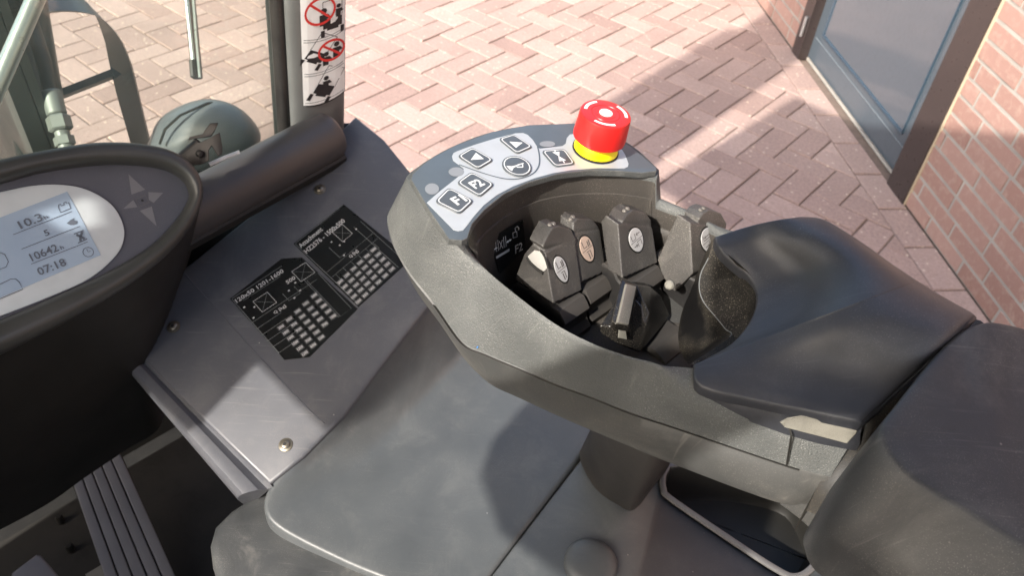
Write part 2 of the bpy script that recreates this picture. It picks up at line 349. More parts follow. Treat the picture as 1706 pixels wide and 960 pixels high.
def wallbrick():
    m, nt, b = new('clay_brick'); L = nt.links.new
    tc = N(nt, 'ShaderNodeTexCoord'); at = N(nt, 'ShaderNodeAttribute', attribute_name='tone')
    n2 = N(nt, 'ShaderNodeTexNoise'); n2.inputs['Scale'].default_value = 38; n2.inputs['Detail'].default_value = 8; n2.inputs['Roughness'].default_value = .65; L(tc.outputs['Object'], n2.inputs['Vector'])
    c = N(nt, 'ShaderNodeMix', data_type='RGBA'); c.inputs[6].default_value = (.29, .165, .132, 1); c.inputs[7].default_value = (.38, .235, .195, 1); L(at.outputs['Fac'], c.inputs[0])
    d = N(nt, 'ShaderNodeMix', data_type='RGBA'); r = N(nt, 'ShaderNodeMapRange'); r.inputs[1].default_value = .5; r.inputs[2].default_value = .75; r.inputs[4].default_value = .55; L(n2.outputs[0], r.inputs[0])
    L(r.outputs[0], d.inputs[0]); L(c.outputs[2], d.inputs[6]); d.inputs[7].default_value = (.48, .36, .29, 1)
    L(d.outputs[2], b.inputs['Base Color']); b.inputs['Roughness'].default_value = .85
    bp = N(nt, 'ShaderNodeBump'); bp.inputs['Strength'].default_value = .6; bp.inputs['Distance'].default_value = .004; L(n2.outputs[0], bp.inputs['Height']); L(bp.outputs[0], b.inputs['Normal'])
    return m
M_brick = wallbrick()
M_mortar = plastic('mortar', (.36, .335, .30), .9, 400, .5, var=.15, spec=.2, bumpd=.002)
M_door = flat('door_paint', (.075, .094, .112), .16, 0, .6)
M_doorg = flat('door_glass', (.085, .098, .115), .07, 0, .9)
M_doorb = flat('door_gasket', (.04, .07, .10), .3)
M_frame = flat('frame_paint', (.045, .034, .032), .3, 0, .5)
M_alu = flat('aluminium_trim', (.6, .62, .62), .3, .6)
M_kick = flat('kick_edge', (.2, .23, .25), .4)
M_seal2 = flat('sealant', (.5, .42, .3), .7)

# ================================================================== SETTING
# joint sand sheet out to the horizon
g = MB(); g.box(V((0, 0, -.06)), V((120, 0, 0)), V((0, 120, 0)), V((0, 0, .0535)), M_sand)
tag(g.build('ground', smooth=0), kind='structure')
# wall frame
WA = V((1.22256455, 3.50824011, 0)); WD = V((0.13928011, -0.99025302, 0)).normalized(); WN = V((-0.99025302, -0.13928011, 0)).normalized()   # WN points to the yard
def W(s, h, out=0.0): return WA + WD*s + WN*out + U*h
# herringbone pavers
T0 = V((-0.44585412, 3.601392, 0)); ua = math.radians(52.21); PU = V((math.cos(ua), math.sin(ua), 0)); PV = V((math.sin(ua), -math.cos(ua), 0)); UN = 0.105
BW = 0.112       # border course width
def clip(poly, p0, n):
    out = []
    for i in range(len(poly)):
        a, b = poly[i], poly[(i+1) % len(poly)]; da, db = (a-p0).dot(n), (b-p0).dot(n)
        if da >= 0: out.append(a)
        if (da >= 0) != (db >= 0): out.append(a + (b-a)*(da/(da-db)))
    return out
pv = MB(); tones = []
def paver_brick(poly, tone, dz):
    if len(poly) < 3: return
    a = sum(((poly[i]).cross(poly[(i+1) % len(poly)])).z for i in range(len(poly)))/2
    if abs(a) < .0009: return
    if a < 0: poly = poly[::-1]
    c = sum(poly, V())/len(poly)
    def sh(d, z):
        out = []; n_ = len(poly)
        for i in range(n_):
            p, q, r_ = poly[i-1], poly[i], poly[(i+1) % n_]
            if (q-p).length < 1e-6 or (r_-q).length < 1e-6: out.append(q+U*z); continue
            i1 = U.cross((q-p).normalized()); i2 = U.cross((r_-q).normalized()); bi = i1+i2
            bi = bi.normalized(); out.append(q + bi*(d/max(.5, bi.dot(i1))) + U*z)
        return out
    tx, ty = random.uniform(-.006, .006), random.uniform(-.006, .006)
    def tilt(L_): return [p + U*((p-c).x*tx + (p-c).y*ty) for p in L_]
    k = len(pv.f)
    r3 = tilt(sh(.0055, dz)); r2 = tilt(sh(.0028, dz-.0022)); r1 = sh(.0016, -.02)
    pv.add(r3, [tuple(range(len(r3)))], M_paver); pv.loft([r1, r2, r3], M_paver)
    tones.extend([tone]*(len(pv.f)-k))
for m in range(-70, 75):
    for n in range(-32, 34):
        for kind in (0, 1):
            u0, v0 = m - 2*n, m + 2*n
            rect = [(-1, -2), (0, -2), (0, 0), (-1, 0)] if kind == 0 else [(-2, 0), (0, 0), (0, 1), (-2, 1)]
            ps = [T0 + PU*(u0+a)*UN + PV*(v0+b)*UN for a, b in rect]
            c = sum(ps, V())/4
            if c.y < -1.6 or c.y > 7.5 or c.x < -4.2 or c.x > 2.2: continue
            ps = clip(ps, WA + WN*BW, WN)
            paver_brick(ps, min(1, max(0, random.gauss(.5, .24))), random.uniform(-.0022, .0022))
for k in range(-24, 30):
    s0 = k*.213 + .06
    paver_brick([W(s0, 0, .001), W(s0+.21, 0, .001), W(s0+.21, 0, BW), W(s0, 0, BW)], min(1, max(0, random.gauss(.5, .25))), random.uniform(-.001, .001))
po = pv.build('paving', smooth=0, fixn=False)
at = po.data.attributes.new('tone', 'FLOAT', 'FACE'); at.data.foreach_set('value', tones)
tag(po, kind='structure')

# ------------------------------------------------------------------ brick building with door
DL0, DL1, DR0, DR1 = -.085, -.002, .968, 1.097     # jamb extents along the wall
bld = empty('brick_building', W(.5, 0)); tag(bld, 'red brick building wall with pale mortar and a dark blue glazed door', 'building')
wm = MB(); wt = []
def wb(s0, s1, h0, h1, out0, out1, m, tone=0):
    k = len(wm.f); c = W((s0+s1)/2, (h0+h1)/2, (out0+out1)/2)
    wm.box(c, WD*(s1-s0)/2, WN*(out1-out0)/2, U*(h1-h0)/2, m); wt.extend([tone]*(len(wm.f)-k))
WTOP = 3.0; DTOP = 2.2
wb(-6, DL0, 0, WTOP, -.24, -.0025, M_mortar); wb(DR1, 5.0, 0, WTOP, -.24, -.0025, M_mortar); wb(DL0, DR1, DTOP, WTOP, -.24, -.0025, M_mortar)
CP = .0633
nb = int(WTOP/CP)
for j in range(nb):
    h0 = j*CP + .004; off = (0, .11, .055, .165)[j % 4] if j % 3 else .02*j % .2
    s = -6 + off - .22
    while s < 5.0:
        L_ = .21 if random.random() > .12 else .10
        a, b = s, s+L_
        for lo, hi in ((-6, DL0), (DR1+.006, 5.0)) if h0 < DTOP else ((-6, 5.0),):
            x0, x1 = max(a, lo), min(b, hi)
            if x1-x0 > .02: wb(x0+.0, x1, h0, h0+.0505, -.02, random.uniform(-.001, .0015), M_brick, min(1, max(0, random.gauss(.45, .3))))
        s = b + .013
wo = wm.build('wall', bld, smooth=0, origin=W(.5, 0), fixn=False)
at = wo.data.attributes.new('tone', 'FLOAT', 'FACE'); at.data.foreach_set('value', wt)
dm = MB()
def db(mb, s0, s1, h0, h1, o0, o1, m): mb.box(W((s0+s1)/2, (h0+h1)/2, (o0+o1)/2), WD*(s1-s0)/2, WN*(o1-o0)/2, U*(h1-h0)/2, m)
db(dm, DL1+.004, DR0-.004, .02, DTOP-.09, -.075, -.03, M_door)
door = dm.build('door', bld, origin=W(.5, 0, -.03), smooth=0)
x = MB(); db(x, DL0, DL1, .0, DTOP, -.09, .012, M_frame); x.build('door_jamb', door, smooth=0)
x = MB(); db(x, DR0, DR1, .0, DTOP, -.09, .012, M_frame); x.build('door_jamb', door, smooth=0)
x = MB(); db(x, DL1, DR0, DTOP-.085, DTOP, -.09, .010, M_frame); x.build('door_head', door, smooth=0)
x = MB(); db(x, .095, .875, .165, DTOP-.2, -.0295, -.026, M_doorg); x.build('door_glass', door, smooth=0)
x = MB()
for a in ((.080, .0945, .156, DTOP-.19), (.8755, .879, .156, DTOP-.19)): db(x, a[0], a[1], a[2], a[3], -.0297, -.022, M_doorb)
db(x, .0945, .8755, .154, .1645, -.0297, -.022, M_doorb); x.build('glazing_gasket', door, smooth=0)
x = MB(); db(x, .02, .945, .118, .1195, -.0298, -.0275, M_kick); db(x, .9435, .945, .025, .118, -.0298, -.0275, M_kick); x.build('kick_plate_edge', door, smooth=0)
x = MB(); x.tube([W(-.03, .10, .018), W(-.03, .19, .018)], .007, M_alu); x.build('hinge', door)
x = MB(); db(x, DR1+.0005, DR1+.006, 0, DTOP, -.01, .006, M_seal2); x.build('sealant_strip', door, smooth=0)
x = MB(); db(x, DL0, DR1, .001, .012, -.12, -.03, M_mortar); x.build('threshold', door, smooth=0)

# ================================================================== FORKLIFT
FL = empty('forklift', V((0, 0, 0))); tag(FL, 'dark grey forklift seen from inside its cab, with armrest console and red stop button', 'forklift')
def P3(pts, z): return [Z(x, y, z) for x, y in pts]

# ---- side cowl with load chart
CN = V((-.059, -.337, .940)).normalized(); CP0 = Z(470, 500, .98)
def C(x, y, up=0.0): return PL(x, y, CP0 + CN*up, CN)
cm = MB()
out = [C(592, 193), C(640, 232), C(715, 325), C(790, 440), C(720, 500), C(650, 590), C(575, 690), C(505, 762), C(449, 808), C(334, 696), C(222, 582), C(302, 450), C(440, 340)]
cm.slab(out, CN, .03, M_panel, .004)
cowl = cm.build('side_cowl', FL, origin=C(450, 500))
# rolled lower-left edge: a groove line, then a rounded bullnose
e = MB()
def edge(px0, px1, d0, d1):
    return [C(px0[0]*(1-t)+px1[0]*t, px0[1]*(1-t)+px1[1]*t) for t in (0, .25, .5, .75, 1)]
A0, A1 = C(221, 581), C(448, 808); ed = (A1-A0).normalized(); ob = CN.cross(ed).normalized()
if ob.dot(C(300, 760)-C(340, 702)) < 0: ob = -ob
prof = [(0.0015, -.002), (-.001, -.004), (-.005, -.006), (-.009, -.0035), (-.013, .0), (-.020, .0012), (-.029, .0005), (-.034, -.003), (-.0375, -.009), (-.039, -.018), (-.039, -.05)]
pa_ = [A0 - ed*.004 + ob*(-a*.52) + CN*b for a, b in prof]; pb_ = [A1 + ed*(.003 + a*.55) + ob*(-a*.84) + CN*b for a, b in prof]
e.loft([pa_, pb_], M_panel, closed=False); e.poly(pa_, M_panel); e.poly(pb_, M_panel)
e.build('rolled_edge', cowl)
e = MB(); fl0 = [C(x, y, -.0004) for x, y in ((308, 457), (350, 504), (424, 586), (500, 668), (541, 707))]; e.tube(catmull(fl0, 4, False), .0011, M_panel, 8, flat=1.0); e.build('fold_line', cowl)
def screw(px, py, parent, n, surf, r=.005):
    c = surf(px, py); m = MB()
    m.lathe(c + n*.0003, n, [(r*1.55, 0), (r*1.5, .0006), (r*1.15, .0009), (r*1.1, .0010)], M_screw, 24)
    m.lathe(c + n*.001, n, [(r, 0), (r*.95, .0018), (r*.7, .0028), (r*.45, .003)], M_screw, 24)
    m.lathe(c + n*.0032, n, [(r*.42, 0), (r*.42, .0009)], M_hole, 6)
    return m.build('screw', parent)
for q in ((533, 316), (289, 545), (476, 742)): screw(*q, cowl, CN, C)
# load chart plates
def chart(P00, PB, PBR, clipc, header, cells, extra, outline):
    o = C(*P00, .0006); b = C(*PB, .0006); c = C(*PBR, .0006); eu = c-b; ev = b-o
    def q(u, v, l=0.0): return o + eu*u + ev*v + CN*l
    pts = [q(0, 0)] + ([q(1, 0)] if not clipc else [q(clipc[0], 0), q(1, clipc[1])]) + ([q(1, 1), q(0, 1)] if not clipc else [q(1, 1), q(.28, 1.03), q(0, .93)])
    m = MB(); m.slab([C(x, y, .0006) for x, y in outline], CN, .0005, M_chart)
    ch = m.build('load_chart', cowl, smooth=0); m = MB(); ux = eu.normalized()
    m.stroke([q(.02, .015, .0004), q(clipc[0] if clipc else .98, .015, .0004)], .0006, CN, M_line)
    m.stroke([q(.015, .02, .0004), q(.015, .92 if clipc else .98, .0004)], .0006, CN, M_line)
    for (s, u, v, wd, h) in header: m.text(s, q(u, v), ux, CN, M_cell, width=wd*eu.length, size=h*ev.length)
    for li_, ln in enumerate(extra): m.stroke([q(a, b_, .00042 + li_*.000012) for a, b_ in ln[0]], ln[1], CN, ln[2], closed=ln[3])
    n = 0
    vals = ['2000', '1800', '1600', '1500', '1350', '1200', '1050', '950', '900', '850', '700', '600']
    cs = C(524, 493) - C(510, 505.5)
    for (x, y) in cells:
        cc = C(x, y, .0009); hx = ux*.0040; hy = CN.cross(ux)*.0025
        m.poly([cc - hx - hy, cc + hx - hy, cc + hx + hy, cc - hx + hy], M_cellbg)
        m.stroke([cc - hx*1.1 - hy*1.15, cc + hx*1.1 - hy*1.15, cc + hx*1.1 + hy*1.15, cc - hx*1.1 + hy*1.15], .00035, CN, M_line, closed=True)
        m.text(vals[n % 12], cc - hx*.85 - hy*.68, ux, CN, M_cell, width=.0068, size=.0034, lift=.0002, bold=.03); n += 1
    m.build('chart_print', ch, smooth=0)
def X(cx, cy, w_, h_):
    a = [(cx-w_, cy-h_), (cx+w_, cy-h_), (cx+w_, cy+h_), (cx-w_, cy+h_)]
    return [(a, .0007, M_cell, True), ([a[0], a[2]], .0004, M_line, False), ([a[1], a[3]], .0004, M_line, False)]
def DOT(u, v): return [([(u-.012, v), (u+.012, v)], .0018, M_cell, False)]
c1 = [(430+(245+88*j+50.6*i)/6.4, 460+(545-84*j+56*i)/6.4) for j in range(5) for i in range(6 - (1 if j > 2 else 0))]
c2 = [(470+(490+56*j+38.5*i)/5.055, 330+(705-54*j+41.5*i)/5.055) for j in range(6) for i in range(5)]
grid1 = [([(.0, .42+.1*k), (.34 if k else .92, .42+.1*k)], .0005, M_line, False) for k in range(6)] + [([(.1, .12), (.62, .12)], .0005, M_line, False), ([(.80, .30), (.80, .98)], .0005, M_line, False), ([(.82, .36), (.98, .36), (.98, .98), (.82, .98)], .0005, M_line, True)]
chart((383, 498), (470, 598), (590, 515), (.72, .14), [('120x50 1201-1600', .03, .10, .66, .055), ('500', .62, .26, .12, .05), ('Q [kg]', .27, .50, .16, .045)], c1,
      grid1 + X(.28, .29, .10, .09) + X(.86, .24, .10, .09) + DOT(.06, .2) + DOT(.15, .27) + DOT(.06, .38) + DOT(.58, .34) + DOT(.7, .30) + DOT(.57, .46) + DOT(.68, .42) + [([(.5, .33), (.5, .45), (.66, .45), (.66, .33)], .0006, M_line, False)], [(383, 498), (469, 431), (503, 429), (596, 515), (516, 595), (492, 598), (474, 600)])
grid2 = [([(.03, .50+.08*k), (.95, .50+.08*k)], .0004, M_line, False) for k in range(2)] + [([(.1+.15*k, .58), (.1+.15*k, .68)], .0004, M_line, False) for k in range(6)] + [([(.83, .30), (.97, .30), (.97, .98), (.83, .98)], .0005, M_line, True), ([(.5, .03), (.9, .03)], .0002, M_line, False)]
chart((489, 406), (597, 509), (680, 436), None, [('Attachment', .03, .10, .44, .055), ('HZ2576 - 1500x500', .03, .19, .78, .055), ('Q [kg]', .44, .56, .16, .045)], c2,
      grid2 + X(.64, .27, .10, .08) + DOT(.42, .27) + DOT(.47, .36) + DOT(.56, .36) + DOT(.40, .48) + DOT(.83, .34) + [([(.33, .3), (.33, .47), (.45, .47)], .0006, M_line, False)], [(489, 406), (572, 340), (685, 432), (597, 512)])

# ---- dash roll (grab bar) and its end
rl = MB()
ra, rb = Z(298, 360, 1.06), Z(556, 222, 1.078)
rd = (rb-ra).normalized(); path = [ra - rd*.22, ra, ra*.5+rb*.5, rb - rd*.016, rb - rd*.006, rb, rb + rd*.004]
rl.tube(path, [.032, .032, .032, .032, .0305, .026, .016], M_roll, 32)
roll = rl.build('dash_roll', FL)
lb = MB(); lo = -U.cross(rd).normalized()
if lo.dot(F) > 0: lo = -lo
lb.loft([[ra - rd*.2 + lo*a + U*b for a, b in ((.0, -.02), (.022, -.014), (.029, -.021), (.026, -.031), (0, -.036))], [rb - rd*.004 + lo*a + U*b for a, b in ((.0, -.02), (.022, -.014), (.029, -.021), (.026, -.031), (0, -.036))]], M_dark, True, True, True)
lb.build('roll_lip', roll)
# dark trough between roll and cowl, dash cross panel behind it
m = MB(); m.slab([C(x, y, -.028) for x, y in ((585, 205), (470, 325), (300, 470), (222, 590), (200, 470), (330, 300), (540, 205))], CN, .10, M_dark); m.build('dash_crossmember', FL); m = MB(); m.box(T(1.06, 0, .66), F*.012, R*.5, U*.27, M_floor); m.build('front_bulkhead', FL, smooth=0)

# ---- display pod
pc = EYE + ray(100, 400)*.75; PN = (R*0 - F*.76 + U*.62 + R*-.05).normalized()
def D(x, y, up=0.0): return PL(x, y, pc + PN*up, PN)
outer = [(-330, 560), (-340, 440), (-250, 350), (-110, 296), (0, 266), (94, 247), (160, 238), (225, 239), (280, 250), (318, 274), (336, 308), (333, 345), (312, 386), (275, 428), (222, 470), (160, 510), (90, 548), (0, 592), (-110, 640), (-250, 650)]
inner = [(-290, 540), (-295, 450), (-220, 385), (-100, 332), (0, 306), (70, 287), (156, 275), (220, 274), (275, 282), (305, 300), (316, 322), (310, 342), (289, 372), (252, 409), (205, 439), (156, 465), (94, 493), (0, 533), (-100, 570), (-230, 590)]
O = catmull([D(*p) for p in outer], 5); I = catmull([D(*p) for p in inner], 5)
rm = MB(); rings = []
for k in range(9):
    t = k/8; a = math.pi*t
    w_ = (1-math.cos(a))/2
    rings.append([q*(1-w_) + o*w_ + PN*(.014*math.sin(a) - (.006 if k == 0 else 0)) for q, o in zip(I, O)])
rings.append([o - PN*.02 for o in O])
rm.loft(rings, M_rim)
pod = rm.build('display_pod', FL, origin=pc, smooth=60)
m = MB(); m.poly([q - PN*.005 for q in I], M_face); m.build('fascia', pod, smooth=0)
sur = [(-250, 500), (-240, 430), (-150, 365), (-60, 333), (0, 320), (55, 309), (108, 308), (150, 318), (185, 340), (203, 368), (207, 395), (194, 425), (150, 464), (80, 496), (0, 527), (-90, 558), (-200, 560)]
m = MB(); m.slab(catmull([D(*p, -.003) for p in sur], 5), PN, .002, M_bezel, .0006); m.build('screen_surround', pod)
LN = PN
def DL(x, y, up=0.0): return D(x, y, -.0026 + up)
m = MB(); m.slab([DL(112, 319), DL(168, 425), DL(-110, 543), DL(-166, 427)], PN, .0003, M_lcd)
scr = m.build('screen', pod, smooth=0)
lx = (DL(112, 319) - DL(0, 362)).normalized()
def tx(mb, s, a, b, h, mt, surf=DL, n=PN, up=.0004):
    A_, B_ = surf(*a, up), surf(*b, up); mb.text(s, A_, B_-A_, n, mt, width=(B_-A_).length, size=h)
m = MB()
tx(m, '10.3', (35, 382), (73, 367), .0075, M_lcdink); tx(m, 'h', (75, 366), (81, 363), .0035, M_lcdink)
tx(m, '5', (76, 394), (84, 391), .0055, M_lcdink)
tx(m, '10642', (54, 436), (99, 418), .0075, M_lcdink); tx(m, 'h', (102, 416), (107, 414), .0035, M_lcdink)
tx(m, '07:18', (66, 460), (112, 442), .0075, M_lcdink)
for a, b in (((22, 391), (120, 352)), ((36, 415), (133, 377)), ((52, 440), (146, 403))): m.stroke([DL(*a, .0004), DL(*b, .0004)], .0006, PN, M_lcdink)
def rrect(surf, pts, wd, mt, mb, up=.0004): mb.stroke([surf(*p, up) for p in pts], wd, PN, mt, closed=True)
rrect(DL, [(97, 345), (101, 354), (118, 347), (114, 337), (111, 339), (110, 336), (106, 338), (107, 341), (102, 343), (101, 340), (98, 341)], .0008, M_lcdink, m)
m.poly([DL(x, y, .0004) for x, y in ((111, 372), (118, 366), (124, 363), (123, 367), (129, 368), (128, 373), (122, 375), (117, 375))], M_lcdink)
m.stroke([DL(123, 390, .0004), DL(139, 384, .0004)], .001, PN, M_lcdink); m.stroke([DL(130, 405, .0004), DL(145, 398, .0004)], .001, PN, M_lcdink)
m.stroke([DL(127, 391, .0004), DL(135, 395, .0004), DL(141, 398, .0004)], .0022, PN, M_lcdink); m.stroke([DL(137, 386, .0004), DL(134, 395, .0004), DL(134, 402, .0004)], .0022, PN, M_lcdink)
cc = DL(147, 420, .0004); xx = lx; yy = PN.cross(lx)
m.stroke([cc + (xx*math.cos(k*.5236) + yy*math.sin(k*.5236))*.0045 for k in range(12)], .0007, PN, M_lcdink, closed=True)
m.stroke([cc + yy*.003, cc, cc + xx*.0022], .0006, PN, M_lcdink)
for pp in ([(-60, 435), (-5, 419), (8, 424), (14, 436), (10, 445), (-45, 465)], [(-55, 500), (18, 465), (26, 465), (32, 470), (38, 482), (-40, 515)]): rrect(DL, pp, .0007, M_lcdink, m)
m.build('screen_print', scr, smooth=0)
m = MB()
for tri in ([(214, 290), (242, 316), (219, 324)], [(247, 320), (272, 321), (256, 338), (248, 333)], [(205, 348), (222, 333), (229, 345)], [(233, 351), (253, 344), (261, 377)]): m.poly([D(*p, -.0046) for p in tri], M_star)
m.stroke([D(*p, -.0045) for p in ((226, 332), (242, 325), (248, 337), (232, 345))], .0005, PN, M_rim2, closed=True)
m.lathe(D(237, 334, -.0046), PN, [(.0013, 0), (.0013, .0006)], M_ink, 12)
m.build('direction_key', pod, smooth=0)
# dash body under the pod
low = [(-330, 900), (-340, 860), (-250, 840), (-110, 830), (-60, 820), (0, 740), (60, 660), (150, 560), (230, 460), (300, 400), (335, 370), (325, 420), (300, 520), (278, 620), (255, 690), (200, 726), (130, 772), (60, 820), (-60, 880), (-200, 930)]
LW = catmull([Z(x, y, .80) for x, y in low], 5)
m = MB(); MIDR = [o - PN*.02 for o in O]
m.loft([MIDR, [a*.75 + b*.25 + PN*.012 for a, b in zip(MIDR, LW)], [a*.3 + b*.7 + PN*.004 for a, b in zip(MIDR, LW)], LW, [q - U*.03 for q in LW]], M_dark)
m.build('dash_body', FL, smooth=60)
m = MB(); m.tube([Z(182, 727, .79), Z(252, 688, .79)], .003, M_rim2, 6); m.build('kick_trim', FL)

# ---- clipboard latch on the roll
m = MB(); ln = -fwd
def K(x, y, d=.86): return EYE + ray(x, y)*d
def platepx(mb, pts, d, th, mt):
    q = [K(x, y, d) for x, y in pts]; mb.slab(q, -ray(350, 240).normalized(), th, mt, .0006)
platepx(m, [(298, 262), (312, 252), (331, 237), (337, 236), (352, 228), (366, 220), (371, 247), (370, 256), (364, 261), (358, 252), (353, 243), (348, 250), (348, 268), (336, 274), (322, 276)], .855, .004, M_clip)
platepx(m, [(341, 217), (350, 205), (364, 204), (359, 216), (352, 227), (343, 229), (325, 231), (313, 234), (316, 228), (338, 223)], .865, .0025, M_clip)
m.lathe(K(333, 256, .853), -fwd, [(.004, 0), (.004, .002), (.002, .003)], M_clip, 16)
m.tube([K(300, 270, .87), K(335, 240, .87)], .008, M_clip, 12)
m.build('document_clip', FL)
m = MB(); m.tube([K(349, 274, .875), K(375, 262, .88), K(399, 253, .885)], .0022, M_white, 8); m.build('clip_strip', FL)

# ---- windscreen, pillar, seal
pb = Z(524, 215, 1.06); FW = fr(pb)[0]
def WP(x, y, d=0.0): return PL(x, y, pb + F*d, F)
ptop = WP(519, 0); pdir = (ptop-pb).normalized()
pl_ = MB(); sec = []
hw = (WP(568, 195) - WP(481, 195)).length/2
for k in range(48):
    a = 2*math.pi*k/48; cx_, cy_ = math.cos(a), math.sin(a)
    sec.append((math.copysign(abs(cx_)**.55, cx_)*hw, math.copysign(abs(cy_)**.3, cy_)*.03))
P0_, P1_ = pb - pdir*.15, pb + pdir*1.02
taper = 1.0
pl_.loft([[p + R*a*s_ - F*b + F*.012 for a, b in sec] for p, s_ in ((P0_, .98), (pb, 1.0), (ptop, 1.05), (P1_, 1.05))], M_pillar, True, True, True)
pil = pl_.build('pillar', FL, origin=pb)
s_ = MB(); s_.tube([P0_ - R*(hw+.004), pb - R*(hw+.004), ptop - R*(hw*1.05+.004), P1_ - R*(hw*1.05+.004)], .0085, M_seal, 12)
s_.tube([P0_ - R*(hw-.006) - F*.004, pb - R*(hw-.006) - F*.004, ptop - R*(hw*1.05-.006) - F*.004, P1_ - R*(hw*1.05-.006)-F*.004], .004, M_seal, 8)
s_.build('window_seal', pil)
m = MB(); gq = [pb - pdir*.08 - R*(hw), pb - pdir*.08 - R*1.0, P1_ - R*1.0, P1_ - R*hw]
m.slab([q + F*.010 for q in gq], -F, .005, M_glass); m.build('windscreen', FL, smooth=0)
# warning decal wrapped on the pillar face
dc = MB(); hl = (ptop-pb).length
def PD(u, v, l=0.0):       # u -1..1 across decal, v 0 at photo top edge .. 1 decal bottom
    cx_ = u*.80; yy_ = (1-abs(cx_)**(2/.55))**(.5*.3) if abs(cx_) < 1 else 0
    a = cx_*hw*1.03 - .0015*0
    base = ptop.lerp(pb, v*.72)
    return base + R*(a + .0045) - F*(.03*yy_ - .012 + .0006 + l)
def quad(u0, u1, v0, v1, mt, l, n=8, curve=0.0):
    rows = [[PD(u0+(u1-u0)*i/n, v + curve*(1-((u0+(u1-u0)*i/n))**2), l) for i in range(n+1)] for v in (v0, v1)]
    dc.loft(rows, mt, closed=False)
quad(-.95, .95, -.35, .985, M_ink, 0, curve=.05); quad(-.92, .92, -.35, .968, M_white, .0003, curve=.05)
for v in (.275, .30, .625, .65, .94): quad(-.85, .85, v, v+.006, M_gink, .0006, curve=.045)
def pp(pts, mt, l=.0006): dc.poly([PD(u, v, l) for u, v in pts], mt)
def truck(cx_, cy_, ang, s):
    ca, sa = math.cos(ang), math.sin(ang)
    def q(x, y): return (cx_ + (x*ca - y*sa)*s, cy_ + (x*sa + y*ca)*s*.205)
    pp([q(-.5, -.05), q(.5, -.05), q(.5, .5), q(.3, .5), q(.3, .62), q(-.3, .62), q(-.3, .5), q(-.5, .5)], M_ink)
    pp([q(-.62, .55), q(-.42, .55), q(-.42, .95), q(-.62, .95)], M_ink); pp([q(.42, .55), q(.62, .55), q(.62, .95), q(.42, .95)], M_ink)
    for a, b in (((-.5, -.05), (-.5, -1.1)), ((-.5, -1.1), (.5, -1.1)), ((.5, -1.1), (.5, -.05))):
        dc.stroke([PD(*q(*a), .0006), PD(*q(*b), .0006)], .0008, -F, M_ink)
    return q
def ring(cx_, cy_, ru, rv, wd, slash=True):
    pts = [PD(cx_ + ru*math.cos(k*math.pi/14), cy_ + rv*math.sin(k*math.pi/14), .0012) for k in range(28)]
    dc.stroke(pts, wd, -F, M_redink, closed=True)
    if slash: dc.stroke([PD(cx_-ru*.68, cy_-rv*.7, .0012), PD(cx_+ru*.68, cy_+rv*.7, .0012)], wd, -F, M_redink)
def man(cx_, cy_, s):
    pp([(cx_ + .13*s*math.cos(k*.785), cy_ + .027*s*math.sin(k*.785)) for k in range(8)], M_ink, .0008)
    pp([(cx_-.16*s, cy_+.032*s), (cx_+.16*s, cy_+.032*s), (cx_+.28*s, cy_+.07*s), (cx_+.12*s, cy_+.075*s), (cx_+.1*s, cy_+.13*s), (cx_-.16*s, cy_+.13*s)], M_ink, .0008)
truck(.36, .16, 0, .82); man(-.02, .06, 1.1); man(.62, .05, .8); ring(-.16, .05, .60, .125, .003)
truck(-.28, .46, .62, .80); man(.52, .43, 1.0); man(.06, .50, .9); ring(.30, .475, .56, .10, .003)
truck(.05, .84, .55, .85); man(.05, .755, .9)
dc.build('warning_decal', pil, smooth=0, fixn=False)

# ---- outside the windscreen: wiper, bracket, lamp, mast, hose, strut
m = MB()
def OP(x, y, d): return EYE + ray(x, y)*d
m.tube([OP(314, -30, 1.12), OP(322, 60, 1.12), OP(329, 130, 1.12)], [.007, .0075, .007], M_seal, 8); m.tube([OP(308, -30, 1.115), OP(318, 60, 1.115), OP(324, 118, 1.115)], .0035, M_rod, 8)
m.tube([OP(320, -30, 1.11), OP(327, 60, 1.11), OP(333, 129, 1.11)], .0022, M_rod, 6)
m.tube([OP(321, 100, 1.115), OP(323, 128, 1.115)], .005, M_seal, 8)
m.build('wiper', FL)
# mast guard bracket: bent flat bar, crossbar
bc = [(-40, 60), (20, 38), (75, 20), (125, 18), (165, 28), (195, 58), (215, 100), (228, 150), (240, 200), (252, 250)]
def BR(x, y, d=1.30): return OP(x, y, d)
cpts = catmull([BR(x, y, 1.30) for x, y in bc], 5, False)
m = MB(); inn = []; wv = []
tgt = catmull([BR(x, y, 1.35) for x, y in ((-40, -5), (20, -20), (75, -32), (112, -20), (150, 10), (172, 60), (182, 105), (195, 160), (208, 205), (222, 255))], 5, False)
k_ = max(1, 0)
rings = [[a, b, b + (a-b).cross(fwd).normalized()*0 + fwd*.006, a + fwd*.006] for a, b in zip(cpts, tgt)]
m.loft(rings, M_brak, True, True, True)
brk = m.build('mast_guard', FL)
m = MB(); m.tube([BR(93, 160, 1.32), BR(190, 122, 1.32)], .0085, M_lampb, 4); m.poly([BR(183, 110, 1.318), BR(203, 123, 1.318), BR(188, 133, 1.318)], M_lampb); m.build('crossbar', brk, smooth=0)
